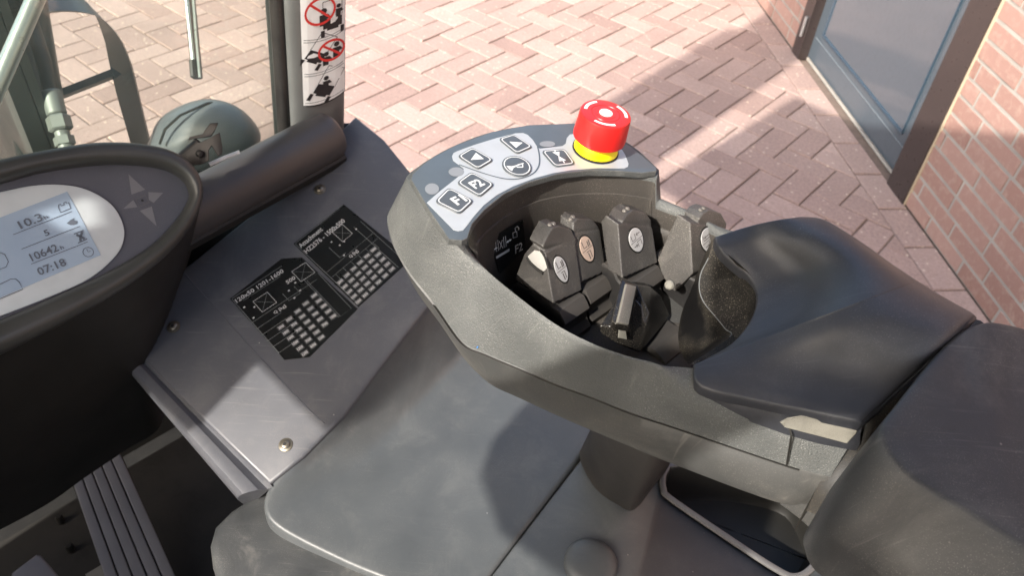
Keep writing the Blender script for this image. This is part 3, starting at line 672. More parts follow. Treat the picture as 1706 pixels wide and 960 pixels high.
# work lamp seen from behind
m = MB(); lc = OP(338, 235, 1.12); ax = (R*.93 - F*.25 + U*.0).normalized()
b1 = [(250, 262), (252, 225), (268, 196), (300, 176), (338, 165), (372, 168), (405, 184), (430, 212), (434, 235), (420, 262), (340, 285)]
ring0 = catmull([OP(x, y, 1.16) for x, y in b1], 4); cc0 = sum(ring0, V())/len(ring0)
rings = []
for k in range(7):
    a = k/6*math.pi/2; s_k = math.cos(a)**.8 if k < 6 else .02
    rings.append([cc0 + (q-cc0)*(1 - (1-s_k)*1.0) - ray(340, 225)*(.05*math.sin(a)) for q in ring0])
m.loft([[q + ray(340, 225)*.07 for q in ring0]] + rings, M_lampb, True, True, True)
wl = m.build('work_lamp', FL, smooth=60)
m = MB(); m.tube([OP(x, y, dd) for x, y, dd in ((266, 240, 1.112), (275, 215, 1.105), (300, 192, 1.105), (345, 172, 1.125), (368, 170, 1.15))], .0018, M_dark, 6); m.build('housing_seam', wl)
# mast
m = MB()
for r_ in (.25, -.25):
    c = T(1.34, r_, 1.65)
    for df in (-.13, -.045, .045, .13):
        m.box(c + F*df, F*.045, R*.012, U*1.45, M_mast)
    m.box(c + R*(.02 if r_ > 0 else -.02), F*.175, R*.006, U*1.45, M_mast)
mast = m.build('mast', FL, smooth=0)
m = MB(); m.tube([OP(20, -60, 1.25), OP(55, 150, 1.25), OP(105, 430, 1.3)], .040, M_mast, 24); m.build('lift_cylinder', mast)
m = MB(); m.tube(catmull([OP(30, -30, 1.16), OP(52, 40, 1.16), OP(75, 110, 1.16), OP(86, 160, 1.16)], 5, False), .0105, M_hose, 14); hz = m.build('hydraulic_hose', mast)
m = MB(); hd = (OP(112, 250, 1.16)-OP(86, 158, 1.16)).normalized(); h0 = OP(84, 152, 1.158)
m.lathe(h0, hd, [(.0125, 0), (.0135, .002), (.0135, .033), (.0125, .035)], M_fit, 24)
m.lathe(h0 + hd*.036, hd, [(.0135, 0), (.0165, .003), (.0165, .02), (.0135, .023)], M_fit, 6)
m.lathe(h0 + hd*.060, hd, [(.0105, 0), (.0105, .03)], M_fit, 18); m.lathe(h0 + hd*.068, hd, [(.014, 0), (.014, .012)], M_fit, 6); m.build('hose_fitting', hz, smooth=20)
m = MB(); m.tube([OP(-30, 10, 1.2), OP(32, -5, 1.2)], .016, M_lampb, 12); m.build('mast_tie', mast); m = MB(); m.tube([OP(-20, 70, 1.35), OP(45, 40, 1.35)], .02, M_brak, 12); m.build('chain_guard', mast)
m = MB(); m.tube([OP(76, -40, .98), OP(0, 134, .96), OP(-30, 200, .955)], .0105, M_rod, 16); m.build('wiper_strut', FL)

# ---- battery hood (seat base)
HZ = .885
def Hh(x, y, z=HZ): return Z(x, y, z)
m = MB()
# lower apron plate
ap = [(440, 812), (418, 826), (384, 848), (356, 876), (348, 905), (352, 940), (372, 1000), (520, 1200), (1100, 1200), (1700, 1200), (1700, 980), (1500, 780), (1300, 560), (1085, 480), (1000, 430), (860, 380), (720, 430), (700, 512), (640, 600), (572, 694), (500, 765)]
pts = [Z(x, y, HZ-.008) for x, y in ap]
# clamp to the truck's right side (r <= .53)
def clampr(p, rm=.62):
    r_ = p.dot(R); return p - R*max(0, r_-rm)
pts = [clampr(p) for p in pts]
m.slab(pts, U, .10, M_hoodd, .010)
apron = m.build('hood_apron', FL, origin=Z(600, 800, HZ-.012))
cov = [(706, 512), (648, 604), (580, 700), (512, 772), (470, 812), (448, 842), (449, 862), (464, 882), (500, 900), (560, 925), (640, 957), (720, 995), (760, 1010), (806, 958), (850, 898), (920, 806), (984, 724), (1085, 600), (1100, 470), (1000, 430), (860, 380), (720, 430)]
m = MB(); cp = [clampr(Z(x, y, HZ)) for x, y in cov]
def curve(pts, n):
    L_ = catmull(pts, 8, False); out = []; d = [0]
    for i in range(1, len(L_)): d.append(d[-1] + (L_[i]-L_[i-1]).length)
    for k in range(n+1):
        t = d[-1]*k/n; i = 1
        while i < len(d)-1 and d[i] < t: i += 1
        f_ = (t-d[i-1])/max(1e-9, d[i]-d[i-1]); out.append(L_[i-1].lerp(L_[i], f_))
    return out
NU, NV = 40, 40
seam = curve([C(x, y, -.004) for x, y in ((716, 497), (650, 592), (576, 689), (506, 762), (462, 800))], NV)       # v along seam, u away from it
far = curve([Z(x, y, HZ) for x, y in ((1180, 470), (1090, 580), (984, 726), (906, 830), (842, 914), (776, 1002))], NV)
topc = curve([C(716, 497, -.004), C(820, 430, -.02), Z(960, 400, HZ+.02), Z(1180, 470, HZ)], NU)
botc = curve([C(462, 800, -.004), Z(449, 845, HZ+.004), Z(466, 880, HZ), Z(560, 925, HZ), Z(640, 957, HZ), Z(776, 1002, HZ)], NU)
grid = []
for i in range(NU+1):
    u = i/NU; row_ = []
    for j in range(NV+1):
        v = j/NV
        p = seam[j]*(1-u) + far[j]*u + topc[i]*(1-v) + botc[i]*v - (seam[0]*(1-u)*(1-v) + far[0]*u*(1-v) + seam[NV]*(1-u)*v + far[NV]*u*v)
        zs = seam[j].z; k_ = (1-u)**3.2
        p = V((p.x, p.y, p.z*0 + HZ + (zs-HZ)*k_ - .012*math.exp(-((u-.22)/.16)**2)*(1-v**4) + (.0 if 0 < v < 1 else 0)))
        row_.append(p)
    grid.append(row_)
def roll_edge(line, outd, hs):   # extra strips that round the edge over and down
    return [[p + o_*a + U*b for p, o_ in zip(line, outd)] for a, b in hs]
m = MB(); m.add([p for r_ in grid for p in r_], [(i*(NV+1)+j, i*(NV+1)+j+1, (i+1)*(NV+1)+j+1, (i+1)*(NV+1)+j) for i in range(NU) for j in range(NV)], M_hood)
hs = ((0, 0), (.0022, -.0006), (.0038, -.0022), (.0045, -.0045), (.0045, -.03))
def outs(line, inner_):
    o_ = []
    for i, p in enumerate(line):
        t_ = line[min(i+1, len(line)-1)] - line[max(i-1, 0)]; n_ = V((t_.y, -t_.x, 0)).normalized()
        if n_.dot(p - inner_[i]) < 0: n_ = -n_
        o_.append(n_)
    return o_
fl_ = grid[NU]; m.loft(roll_edge(fl_, outs(fl_, grid[NU-3]), hs), M_hood, closed=False)
bl2 = [grid[i][NV] for i in range(NU+1)]; m.loft(roll_edge(bl2, outs(bl2, [grid[i][NV-3] for i in range(NU+1)]), hs), M_hood, closed=False)
cover = m.build('hood_cover', FL, smooth=50, origin=Z(750, 750, HZ))
cov2 = [(992, 734), (930, 814), (862, 902), (818, 960), (780, 1010), (1000, 1200), (1700, 1200), (1700, 980), (1480, 760), (1300, 560), (1110, 560)]
m = MB(); cp = [clampr(Z(x, y, HZ-.001)) for x, y in cov2]; m.slab(cp, U, .02, M_hood, .004)
cover2 = m.build('seat_base', FL, origin=Z(1100, 900, HZ))
# seam groove cap line and apron ridge
m = MB(); m.tube(catmull([Z(x, y, HZ-.010) for x, y in ((491, 896), (489, 930), (492, 965), (498, 1000))], 4, False), .002, M_hood, 8); m.build('apron_rib', apron)
# domed plug
m = MB(); kc = Z(984, 940, HZ+.001); m.lathe(kc, U, [(.0275, -.004), (.0275, .002), (.025, .0055), (.018, .008), (.009, .009), (.002, .0093)], M_hood, 40); m.build('domed_plug', cover2, smooth=60)
# storage tray in the seat base
tr = [(1100, 800), (1106, 782), (1124, 772), (1240, 770), (1345, 800), (1392, 880), (1386, 905), (1356, 950), (1326, 966), (1290, 952), (1200, 893), (1112, 832), (1102, 816)]
to = catmull([Z(x, y, HZ+.001) for x, y in tr], 5); tc_ = sum(to, V())/len(to)
def scl(d, dz):
    out_ = []; n_ = len(to)
    for i, p in enumerate(to):
        t_ = to[(i+1) % n_] - to[i-1]; nn = V((t_.y, -t_.x, 0)).normalized()
        if nn.dot(p - tc_) < 0: nn = -nn
        out_.append(p + nn*d + U*dz)
    return out_
cut = MB(); cut.loft([scl(-.0012, .05), scl(-.0012, -.2)], M_dark, True, True, True); cuto = cut.build('cutter', None)
for ob_ in (cover2, apron):
    md = ob_.modifiers.new('hole', 'BOOLEAN'); md.operation = 'DIFFERENCE'; md.object = cuto; md.solver = 'EXACT'
    lw = cuto.location.copy(); bpy.context.view_layer.update()
    me2 = bpy.data.meshes.new_from_object(ob_.evaluated_get(bpy.context.evaluated_depsgraph_get())); ob_.modifiers.clear(); ob_.data = me2
bpy.data.objects.remove(cuto)
m = MB(); m.loft([scl(.0012, .0), scl(.0008, .0018), scl(-.0008, .0028), scl(-.0040, .0030), scl(-.0056, .0022), scl(-.0062, -.0005)], M_rim2)
tray = m.build('storage_tray', FL)
m = MB(); m.loft([scl(-.0060, .0008), scl(-.0072, -.010), scl(-.009, -.055), scl(-.014, -.062)], M_dark, True, False, True); m.build('tray_well', tray)
# armrest support stem under the console
m = MB()
st0 = [(965, 755), (1000, 738), (1060, 740), (1110, 775), (1088, 812), (1056, 850), (1030, 842), (990, 812)]
a0 = [Z(x, y, HZ+.002) for x, y in st0]; cc1 = sum(a0, V())/len(a0)
top_ = [Z(x, y, 1.10) + V((0, 0, 0)) for x, y in ((1020, 640), (1060, 620), (1120, 620), (1170, 660), (1160, 700), (1120, 730), (1080, 730), (1030, 690))]
m.loft([catmull(a0, 3), catmull([q*.8+t_*.2 for q, t_ in zip(a0, top_)], 3), catmull(top_, 3)], M_boot, True, True, True)
m.build('armrest_stem', FL)

# ---- floor, pedals
m = MB(); m.box(T(.25, -.02, .42), F*.75, R*.5, U*.01, M_floor); m.build('cab_floor', FL, smooth=0)
FZ = .56
pn = (U*.88 - F*.47).normalized(); p0_ = Z(200, 860, FZ)
def PP(x, y, up=0.0): return PL(x, y, p0_ + pn*up, pn)
m = MB(); m.slab([PP(112, 785), PP(196, 742), PP(292, 962), PP(330, 1060), PP(200, 1080), PP(186, 985)], pn, .012, M_floor, .003)
ped = m.build('accelerator_pedal', FL)
m = MB()
for k in range(5):
    a = (k+.05)/5; b = (k+.93)/5
    def lerp2(p, q, t): return (p[0]+(q[0]-p[0])*t, p[1]+(q[1]-p[1])*t)
    tl, trr, bl, brr = (114, 786), (196, 744), (190, 1010), (316, 1010)
    q = [PP(*lerp2(tl, trr, a), .004), PP(*lerp2(tl, trr, b), .004), PP(*lerp2(bl, brr, b), .004), PP(*lerp2(bl, brr, a), .004)]
    m.slab(q, pn, .0045, M_ped, .0018)
m.build('pedal_rib', ped)
m = MB(); q0 = Z(60, 950, .58); m.slab([PL(x, y, q0, pn) for x, y in ((20, 955), (60, 925), (68, 926), (110, 975), (130, 1040), (0, 1040))], pn, .015, M_ped, .004); m.build('brake_pedal', FL)
for q in ((102, 870), (119, 918)):
    m = MB(); m.lathe(Z(*q, .432), U, [(.006, 0), (.006, .012), (.004, .016)], M_dark, 12); m.build('floor_stud', FL)
m = MB(); m.poly([Z(x, y, .436) for x, y in ((142, 958), (172, 940), (185, 975), (160, 1000))], M_worn_lit); m.build('sun_patch', FL, smooth=0)  # sunlit spot on the floor, put into the colour

# ---- chassis, seat, overhead guard (mostly outside the frame)
m = MB()
m.box(T(.10, 0, .33), F*1.0, R*.5, U*.075, M_body); m.box(T(.42, -.505, .80), F*.53, R*.012, U*.42, M_body); m.box(T(-.62, 0, .56), F*.30, R*.52, U*.34, M_body); m.box(T(.0, .505, .60), F*.80, R*.012, U*.22, M_body)  # tall left wall raised out of view to keep sun off the footwell
for f_ in (.75, -.6):
    for r_ in (.42, -.42): m.lathe(T(f_, r_, .22) - R*.07, R, [(.12, 0), (.21, .004), (.225, .02), (.225, .12), (.21, .136), (.12, .14)], M_seal, 36)
m.build('chassis', FL, smooth=30)
m = MB(); ZR = 2.19
m.slab([T(1.04, .5, ZR), T(1.04, -.47, ZR), T(-.75, -.47, ZR), T(-.75, .5, ZR)], U, .03, M_body, .01)
og = m.build('overhead_guard', FL, smooth=0)
for f_, r_ in ((-.75, .46), (-.75, -.46)):
    m = MB(); m.tube([T(f_, r_, .85), T(f_, r_, ZR-.02)], .035, M_body, 12); m.build('rear_post', og)
m = MB(); m.tube([T(.86, -.48, 1.02), T(.86, -.48, ZR-.02)], .035, M_body, 12); m.build('front_post', og)
# seat behind the camera
m = MB()
sp_ = [(-.50, .95), (-.62, 1.45), (-.60, 1.5), (-.50, 1.47), (-.40, 1.05), (.06-.14, 1.02), (-.06, .98), (-.10, .90)]
m.loft([[T(a, r_, b) for a, b in sp_] for r_ in (-.25, -.24, .12, .13)], M_seat, True, True, True)
m.build('driver_seat', FL)
def back(p, rp):
    d = (p.dot(R)-rp)/SDIR.dot(R); q = p - SDIR*d; return q

# ================================================================== ARMREST CONSOLE
ZK = 1.32; KNV = (U + R*.055 - F*.091).normalized(); KP0 = Z(880, 285, 1.32)
def KP(x, y, up=0.0): return PL(x, y, KP0 + KNV*up, KNV)
st = [  # I rim inner, T outer top, S seam, B bottom      (px, py, z)
 ((1300, 640, 1.275), (1418, 738, 1.262), (1382, 797, 1.238), (1352, 842, 1.205)),
 ((1220, 625, 1.280), (1316, 716, 1.264), (1310, 777, 1.238), (1296, 840, 1.205)),
 ((1152, 612, 1.285), (1172, 668, 1.272), (1130, 716, 1.240), (1125, 777, 1.205)),
 ((1100, 607, 1.287), (1096, 612, 1.287), (1050, 690, 1.241), (1046, 745, 1.205)),
 ((1045, 592, 1.288), (1041, 597, 1.288), (985, 664, 1.242), (982, 718, 1.205)),
 ((985, 570, 1.289), (981, 575, 1.289), (925, 642, 1.243), (922, 692, 1.206)),
 ((925, 538, 1.290), (921, 543, 1.290), (865, 616, 1.244), (862, 664, 1.207)),
 ((860, 490, 1.292), (856, 494, 1.292), (808, 592, 1.245), (812, 640, 1.209)),
 ((808, 445, 1.294), (802, 449, 1.294), (768, 572, 1.247), (778, 607, 1.212)),
 ((779, 405, 1.300), (752, 402, 1.305), (722, 508, 1.255), (735, 545, 1.220)),
 ((788, 372, 1.308), (714, 351, 1.313), (676, 448, 1.266), (690, 480, 1.235)),
 ((812, 345, 1.314), (680, 297, 1.3155), (648, 388, 1.276), (665, 410, 1.245)),
 ((850, 318, 1.316), (697, 275, 1.3165), (655, 345, 1.283), (672, 370, 1.250)),
 ((900, 297, 1.316), (750, 243, 1.3165), (748, 290, 1.290), (752, 320, 1.250)),
 ((960, 287, 1.316), (820, 217, 1.3165), (820, 262, 1.290), (825, 300, 1.250)),
 ((1020, 286, 1.316), (900, 205, 1.3165), (900, 250, 1.290), (905, 290, 1.250)),
 ((1060, 290, 1.316), (985, 208, 1.3165), (985, 255, 1.290), (988, 295, 1.250)),
 ((1088, 295, 1.315), (1050, 238, 1.3165), (1050, 285, 1.290), (1050, 325, 1.250)),
 ((1094, 299, 1.311), (1098, 281, 1.314), (1096, 330, 1.288), (1090, 360, 1.250)),
 ((1094, 340, 1.286), (1101, 330, 1.288), (1100, 345, 1.275), (1095, 372, 1.240)),
 ((1150, 362, 1.286), (1156, 354, 1.288), (1154, 368, 1.275), (1150, 400, 1.230)),
 ((1205, 392, 1.286), (1213, 382, 1.288), (1210, 396, 1.275), (1200, 425, 1.220)),
 ((1310, 440, 1.280), (1335, 412, 1.280), (1333, 425, 1.265), (1320, 450, 1.210)),
 ((1450, 540, 1.275), (1555, 530, 1.275), (1550, 545, 1.250), (1530, 560, 1.205)),
 ((1400, 600, 1.275), (1500, 640, 1.265), (1480, 665, 1.240), (1450, 690, 1.205)),
]
ringI = [(KP(s[0][0], s[0][1], -.0045) if 10 <= i_ <= 18 else Z(*s[0])) for i_, s in enumerate(st)]; ringT = [(KP(s[1][0], s[1][1], -.0042) if 10 <= i_ <= 18 else Z(*s[1])) for i_, s in enumerate(st)]; ringS = [Z(*s[2]) for s in st]; ringB = [Z(*s[3]) for s in st]
SH = (0, 18, 19)
rI, rT, rS, rB = [catmull(r_, 5, True, sharp=SH) for r_ in (ringI, ringT, ringS, ringB)]
def mixr(a, b, t, dz=0.0, up=None): return [p.lerp(q, t) + U*dz for p, q in zip(a, b)]
cc2 = sum(rI, V())/len(rI)
FLZ = 1.225
def shrink(r_, k, z): return [V((cc2.x + (p.x-cc2.x)*k, cc2.y + (p.y-cc2.y)*k, z if z < 2 else p.z)) for p in r_]
m = MB()
top = [shrink(rI, .90, FLZ), shrink(rI, .925, FLZ+.012), [p.lerp(V((cc2.x+(p.x-cc2.x)*.94, cc2.y+(p.y-cc2.y)*.94, FLZ+.03)), .8) for p in rI],
       [V((cc2.x+(p.x-cc2.x)*.972, cc2.y+(p.y-cc2.y)*.972, p.z-.019)) for p in rI], [V((cc2.x+(p.x-cc2.x)*.984, cc2.y+(p.y-cc2.y)*.984, p.z-.0185)) for p in rI],
       [V((cc2.x+(p.x-cc2.x)*.992, cc2.y+(p.y-cc2.y)*.992, p.z-.004)) for p in rI]]
m.loft(top, M_cavity, True, True, False)
k = [top[-1], mixr(rI, rT, .0, -.001), mixr(rI, rT, .5, .0008), mixr(rI, rT, .9, .0), [p.lerp(q, .06) for p, q in zip(rT, rS)], mixr(rT, rS, .5, .0012), mixr(rT, rS, .97)]
m.loft(k, M_shell)
console = m.build('armrest_console', FL, smooth=50, origin=V((cc2.x, cc2.y, 1.25)))
c3 = V((cc2.x, cc2.y, 0))
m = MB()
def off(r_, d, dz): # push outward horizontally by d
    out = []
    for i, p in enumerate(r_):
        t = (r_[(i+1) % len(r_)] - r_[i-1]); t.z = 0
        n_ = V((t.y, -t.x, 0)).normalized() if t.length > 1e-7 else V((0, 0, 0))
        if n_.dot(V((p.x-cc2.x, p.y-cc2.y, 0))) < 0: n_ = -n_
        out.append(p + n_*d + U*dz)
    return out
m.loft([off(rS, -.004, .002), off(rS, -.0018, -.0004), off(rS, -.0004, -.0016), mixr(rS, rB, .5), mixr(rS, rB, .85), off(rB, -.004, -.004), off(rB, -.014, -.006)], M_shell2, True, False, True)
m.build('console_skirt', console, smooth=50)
m = MB(); ln_ = off(rS, .0001, -.0002)[4:46]; m.tube(ln_, .00055, M_dark, 6); m.build('console_seam', console)
# end panel pieces, worn strip and flap
def shoulder(px): return [Z(*q) for q in px]
m = MB(); m.stroke([Z(1303, 702, 1.2690), Z(1316, 716, 1.2685), Z(1319, 727, 1.2675), Z(1311, 776, 1.2405)], .0012, (U - R*.8).normalized(), M_dark, lift=.0016); m.build('panel_joint', console, smooth=0)
m = MB(); m.slab([Z(1300, 840, 1.2), Z(1330, 862, 1.195), Z(1358, 887, 1.19), Z(1376, 815, 1.2), Z(1340, 800, 1.2)], (U - R*.6 + F*-.2).normalized(), .003, M_shell2); m.build('skirt_flap', console)
for q in ((783, 415), (796, 578)):
    m = MB(); m.stroke([Z(q[0]-1, q[1]+4, 1.2935 if q[1] < 500 else 1.2475)+V((0,-.001,.002)), Z(q[0]+1, q[1]-5, 1.2935 if q[1] < 500 else 1.2475)+V((0,-.001,.002))], .0011, (U - R*.8).normalized(), M_blue)
    m.build('paint_fleck', console, smooth=0)

# ---- keypad panel
ol = [(748, 399), (716, 352), (684, 298), (687, 290), (703, 275), (722, 261), (760, 241), (820, 219), (880, 208), (955, 205), (985, 212), (1050, 243), (1094, 279), (1094, 285), (1070, 288), (1030, 285), (980, 284), (930, 290), (880, 304), (840, 323), (808, 349), (787, 373), (779, 397), (770, 401)]
m = MB(); m.slab([KP(*p, .0005) for p in ol], KNV, .0045, M_overlay, .0006, ms=M_shell)
kp = m.build('keypad', console)
def c3p(x, y): return (640 + x/3.2, 150 + y/3.2)
sil = [(228, 600), (370, 745), (395, 752), (420, 748), (440, 725), (480, 672), (530, 615), (600, 560), (690, 512), (800, 470), (900, 442), (1000, 425), (1140, 415), (1280, 417), (1300, 408), (1303, 392), (1285, 345), (1270, 320), (1200, 270), (1080, 245), (1020, 232), (990, 236), (974, 255), (968, 285), (950, 298), (830, 312), (815, 300), (790, 262), (765, 238), (740, 228), (700, 230), (600, 255), (480, 292), (390, 325), (370, 335), (362, 352), (368, 375), (400, 398), (425, 418), (415, 445), (360, 490), (290, 545)]
m = MB(); m.slab([KP(*c3p(*p), .0008) for p in sil], KNV, .0003, M_silver); m.build('silver_field', kp, smooth=0)
m = MB(); m.stroke(catmull([KP(*c3p(*p), .0010) for p in ((818, 300), (828, 350), (826, 400), (800, 440), (750, 465), (690, 475), (620, 468), (520, 440), (400, 397))], 4, False), .0011, KNV, M_overlay)
for q in ((255, 527, 38, 30), (385, 436, 42, 25), (870, 287, 42, 16)):
    m.poly([KP(*c3p(q[0]+q[2]*math.cos(t*.3927), q[1]+q[3]*math.sin(t*.3927)), .0009) for t in range(16)], M_led)
m.build('panel_print', kp, smooth=0)
def rounded(pts, r=.18):
    out = []
    n = len(pts)
    for i in range(n):
        a, b, c = V((*pts[i-1], 0)), V((*pts[i], 0)), V((*pts[(i+1) % n], 0))
        p, q = b.lerp(a, r), b.lerp(c, r)
        for t in (0, .33, .67, 1): 
            e_ = p.lerp(b, t).lerp(b.lerp(q, t), t); out.append((e_.x, e_.y))
    return out
def key(quadpts, glyph):
    cx_ = sum(p[0] for p in quadpts)/len(quadpts); cy_ = sum(p[1] for p in quadpts)/len(quadpts)
    rr = rounded(quadpts) if len(quadpts) == 4 else quadpts
    def s(k): return [c3p(cx_+(x-cx_)*k, cy_+(y-cy_)*k) for x, y in rr]
    m = MB(); m.slab([KP(*p, .0019) for p in s(1.04)], KNV, .0011, M_key, .0005); b = m.build('key_button', kp)
    m = MB(); m.stroke([KP(*p, .00205) for p in s(.90)], .00075, KNV, M_keyl, closed=True); glyph(m); m.build('key_symbol', b, smooth=0)
def c5(x, y): return (700 + x/5.646, 210 + y/5.646)
def gtext(t_, a): return lambda m: m.text(t_, KP(*c5(*a), .0021), (R - KNV*R.dot(KNV)), KNV, M_keyl, width=.0094, size=.0082, bold=.03)
def gpoly(*polys): return lambda m: [m.poly([KP(*c5(*p), .0021) for p in q], M_keyl) for q in polys]
key([(272, 592), (345, 518), (477, 588), (402, 657)], gtext('F1', (352, 748)))
key([(388, 492), (466, 435), (587, 500), (510, 567)], gtext('F2', (522, 594)))
key([(393, 350), (470, 304), (583, 370), (500, 419)], gpoly([(475, 318), (600, 308), (525, 250)]))
key([(612, 258), (690, 233), (792, 300), (708, 337)], gpoly([(838, 145), (902, 204), (964, 154)]))
ca_, sa_ = math.cos(.28), math.sin(.28)
key([(708 + (78*math.cos(t*.3142)*ca_ - 50*math.sin(t*.3142)*sa_), 403 + (78*math.cos(t*.3142)*sa_ + 50*math.sin(t*.3142)*ca_)) for t in range(20)], gpoly([(810, 374), (862, 378), (912, 366), (914, 378), (880, 390), (864, 422), (842, 408)], [(910, 362), (972, 345), (976, 352), (918, 372)], [(906, 380), (968, 380), (966, 390), (912, 390)], [(958, 350), (968, 350), (970, 388), (960, 388)]))
key([(840, 322), (960, 311), (1018, 392), (912, 406)], gpoly([(1242, 245), (1310, 240), (1308, 284)], [(1262, 228), (1272, 228), (1280, 262), (1270, 262)], [(1300, 280), (1308, 330), (1374, 322)], [(1336, 318), (1346, 318), (1362, 346), (1352, 348)]))

# ---- emergency stop
EA = KNV; ex_ = KP(992, 250, .0008)
m = MB(); m.lathe(ex_, EA, [(.0178, 0), (.0178, .0010), (.0172, .0014), (.015, .0014)], M_dark, 48); m.lathe(ex_ + EA*.001, EA, [(.0168, 0), (.0170, .001), (.0152, .0080), (.0148, .0086), (.0135, .0086), (.0130, .003)], M_yel, 64)
es = m.build('emergency_stop', console)
m = MB(); m.lathe(ex_ + EA*.003, EA, [(.0128, 0), (.0128, .0110)], M_dark, 40); m.build('switch_neck', es)
x_ = (right - EA*right.dot(EA)).normalized(); y_ = EA.cross(x_)
for k in range(4):
    an = math.radians((235, 318, 55, 145)[k]); dr = x_*math.cos(an) + y_*math.sin(an)
    m = MB(); m.box(ex_ + EA*.0105 + dr*.0150, dr*.0012, EA.cross(dr)*.0006, EA*.0022, M_yel); m.build('collar_rib', es, smooth=0)
m = MB(); cb = ex_ + EA*.0112
m.lathe(cb, EA, [(.0150, .001), (.0192, 0), (.0198, .0006), (.0200, .003), (.0190, .0200), (.0186, .0210), (.0178, .0213), (.0112, .0213), (.0109, .0209), (.0104, .0209), (.0101, .0213), (.0074, .0213), (.0071, .0216), (.0062, .0216)], M_red, 80)
capo = m.build('push_cap', es, smooth=40)
m = MB()
def arc(r0, r1, a0, a1, h, mt, n=14):
    vs = [cb + EA*h + (x_*math.cos(a) + y_*math.sin(a))*r_ for r_ in (r0, r1) for a in [math.radians(a0+(a1-a0)*i/n) for i in range(n+1)]]
    m.add(vs, [(i, i+1, n+2+i, n+1+i) for i in range(n)], mt)
for a0 in (232, -8, 112): arc(.0140, .0164, a0, a0+60, .0215, M_arcw)
m.lathe(cb + EA*.0216, EA, [(.0050, 0), (.0049, .0005), (.0044, .0007)], M_arcw, 32)
m.build('cap_marking', capo, smooth=0)

# ---- sticker on the cavity wall
m = MB(); wn = (-F*.55 + V((0, 0, .25)) + R*-.75).normalized()
q = [Z(814, 398, 1.285), Z(871, 367, 1.285), Z(877, 414, 1.255), Z(833, 457, 1.250)]
wn = (q[1]-q[0]).cross(q[3]-q[0]).normalized()
if wn.dot(ray(850, 410)) > 0: wn = -wn
sp0 = q[0] + wn*.0035
def SK(x, y, l=0.0): return PL(x, y, sp0 + wn*l, wn)
m.slab([SK(814, 398), SK(871, 367), SK(876, 414), SK(833, 456)], wn, .0005, M_chart)
stk = m.build('function_sticker', console, smooth=0)
m = MB()
def sk(a): return [SK(780+x/3.2, 320+y/3.2, .0004) for x, y in a]
m.stroke(sk([(150, 350), (220, 308)]), .0022, wn, M_cell)
m.text('F2', SK(780+250/3.2, 320+330/3.2, .0003), SK(780+290/3.2, 320+308/3.2) - SK(780+250/3.2, 320+330/3.2), wn, M_white, width=(SK(780+290/3.2, 320+308/3.2)-SK(780+250/3.2, 320+330/3.2)).length, size=.0075)
for a in ([(128, 312), (155, 297)], [(205, 268), (230, 253)]): m.stroke(sk(a), .0008, wn, M_white)
for t in ([(125, 314), (136, 300), (138, 314)], [(157, 296), (145, 295), (147, 308)], [(202, 270), (213, 256), (215, 270)], [(232, 252), (220, 252), (222, 264)]): m.poly(sk(t), M_white)
for a in ([(150, 318), (147, 262), (158, 257), (162, 312)], [(192, 296), (188, 240), (199, 236), (203, 290)]): m.stroke(sk(a), .0005, wn, M_cell, closed=True)
m.stroke(sk([(165, 262), (185, 300)]), .0005, wn, M_cell); m.stroke(sk([(182, 255), (168, 306)]), .0005, wn, M_cell)
m.stroke(sk([(240, 245), (238, 218), (258, 210), (262, 238)]), .0006, wn, M_cell, closed=True); m.stroke(sk([(252, 210), (250, 192), (262, 183), (270, 192), (270, 203)]), .0006, wn, M_cell)
m.build('sticker_print', stk, smooth=0)

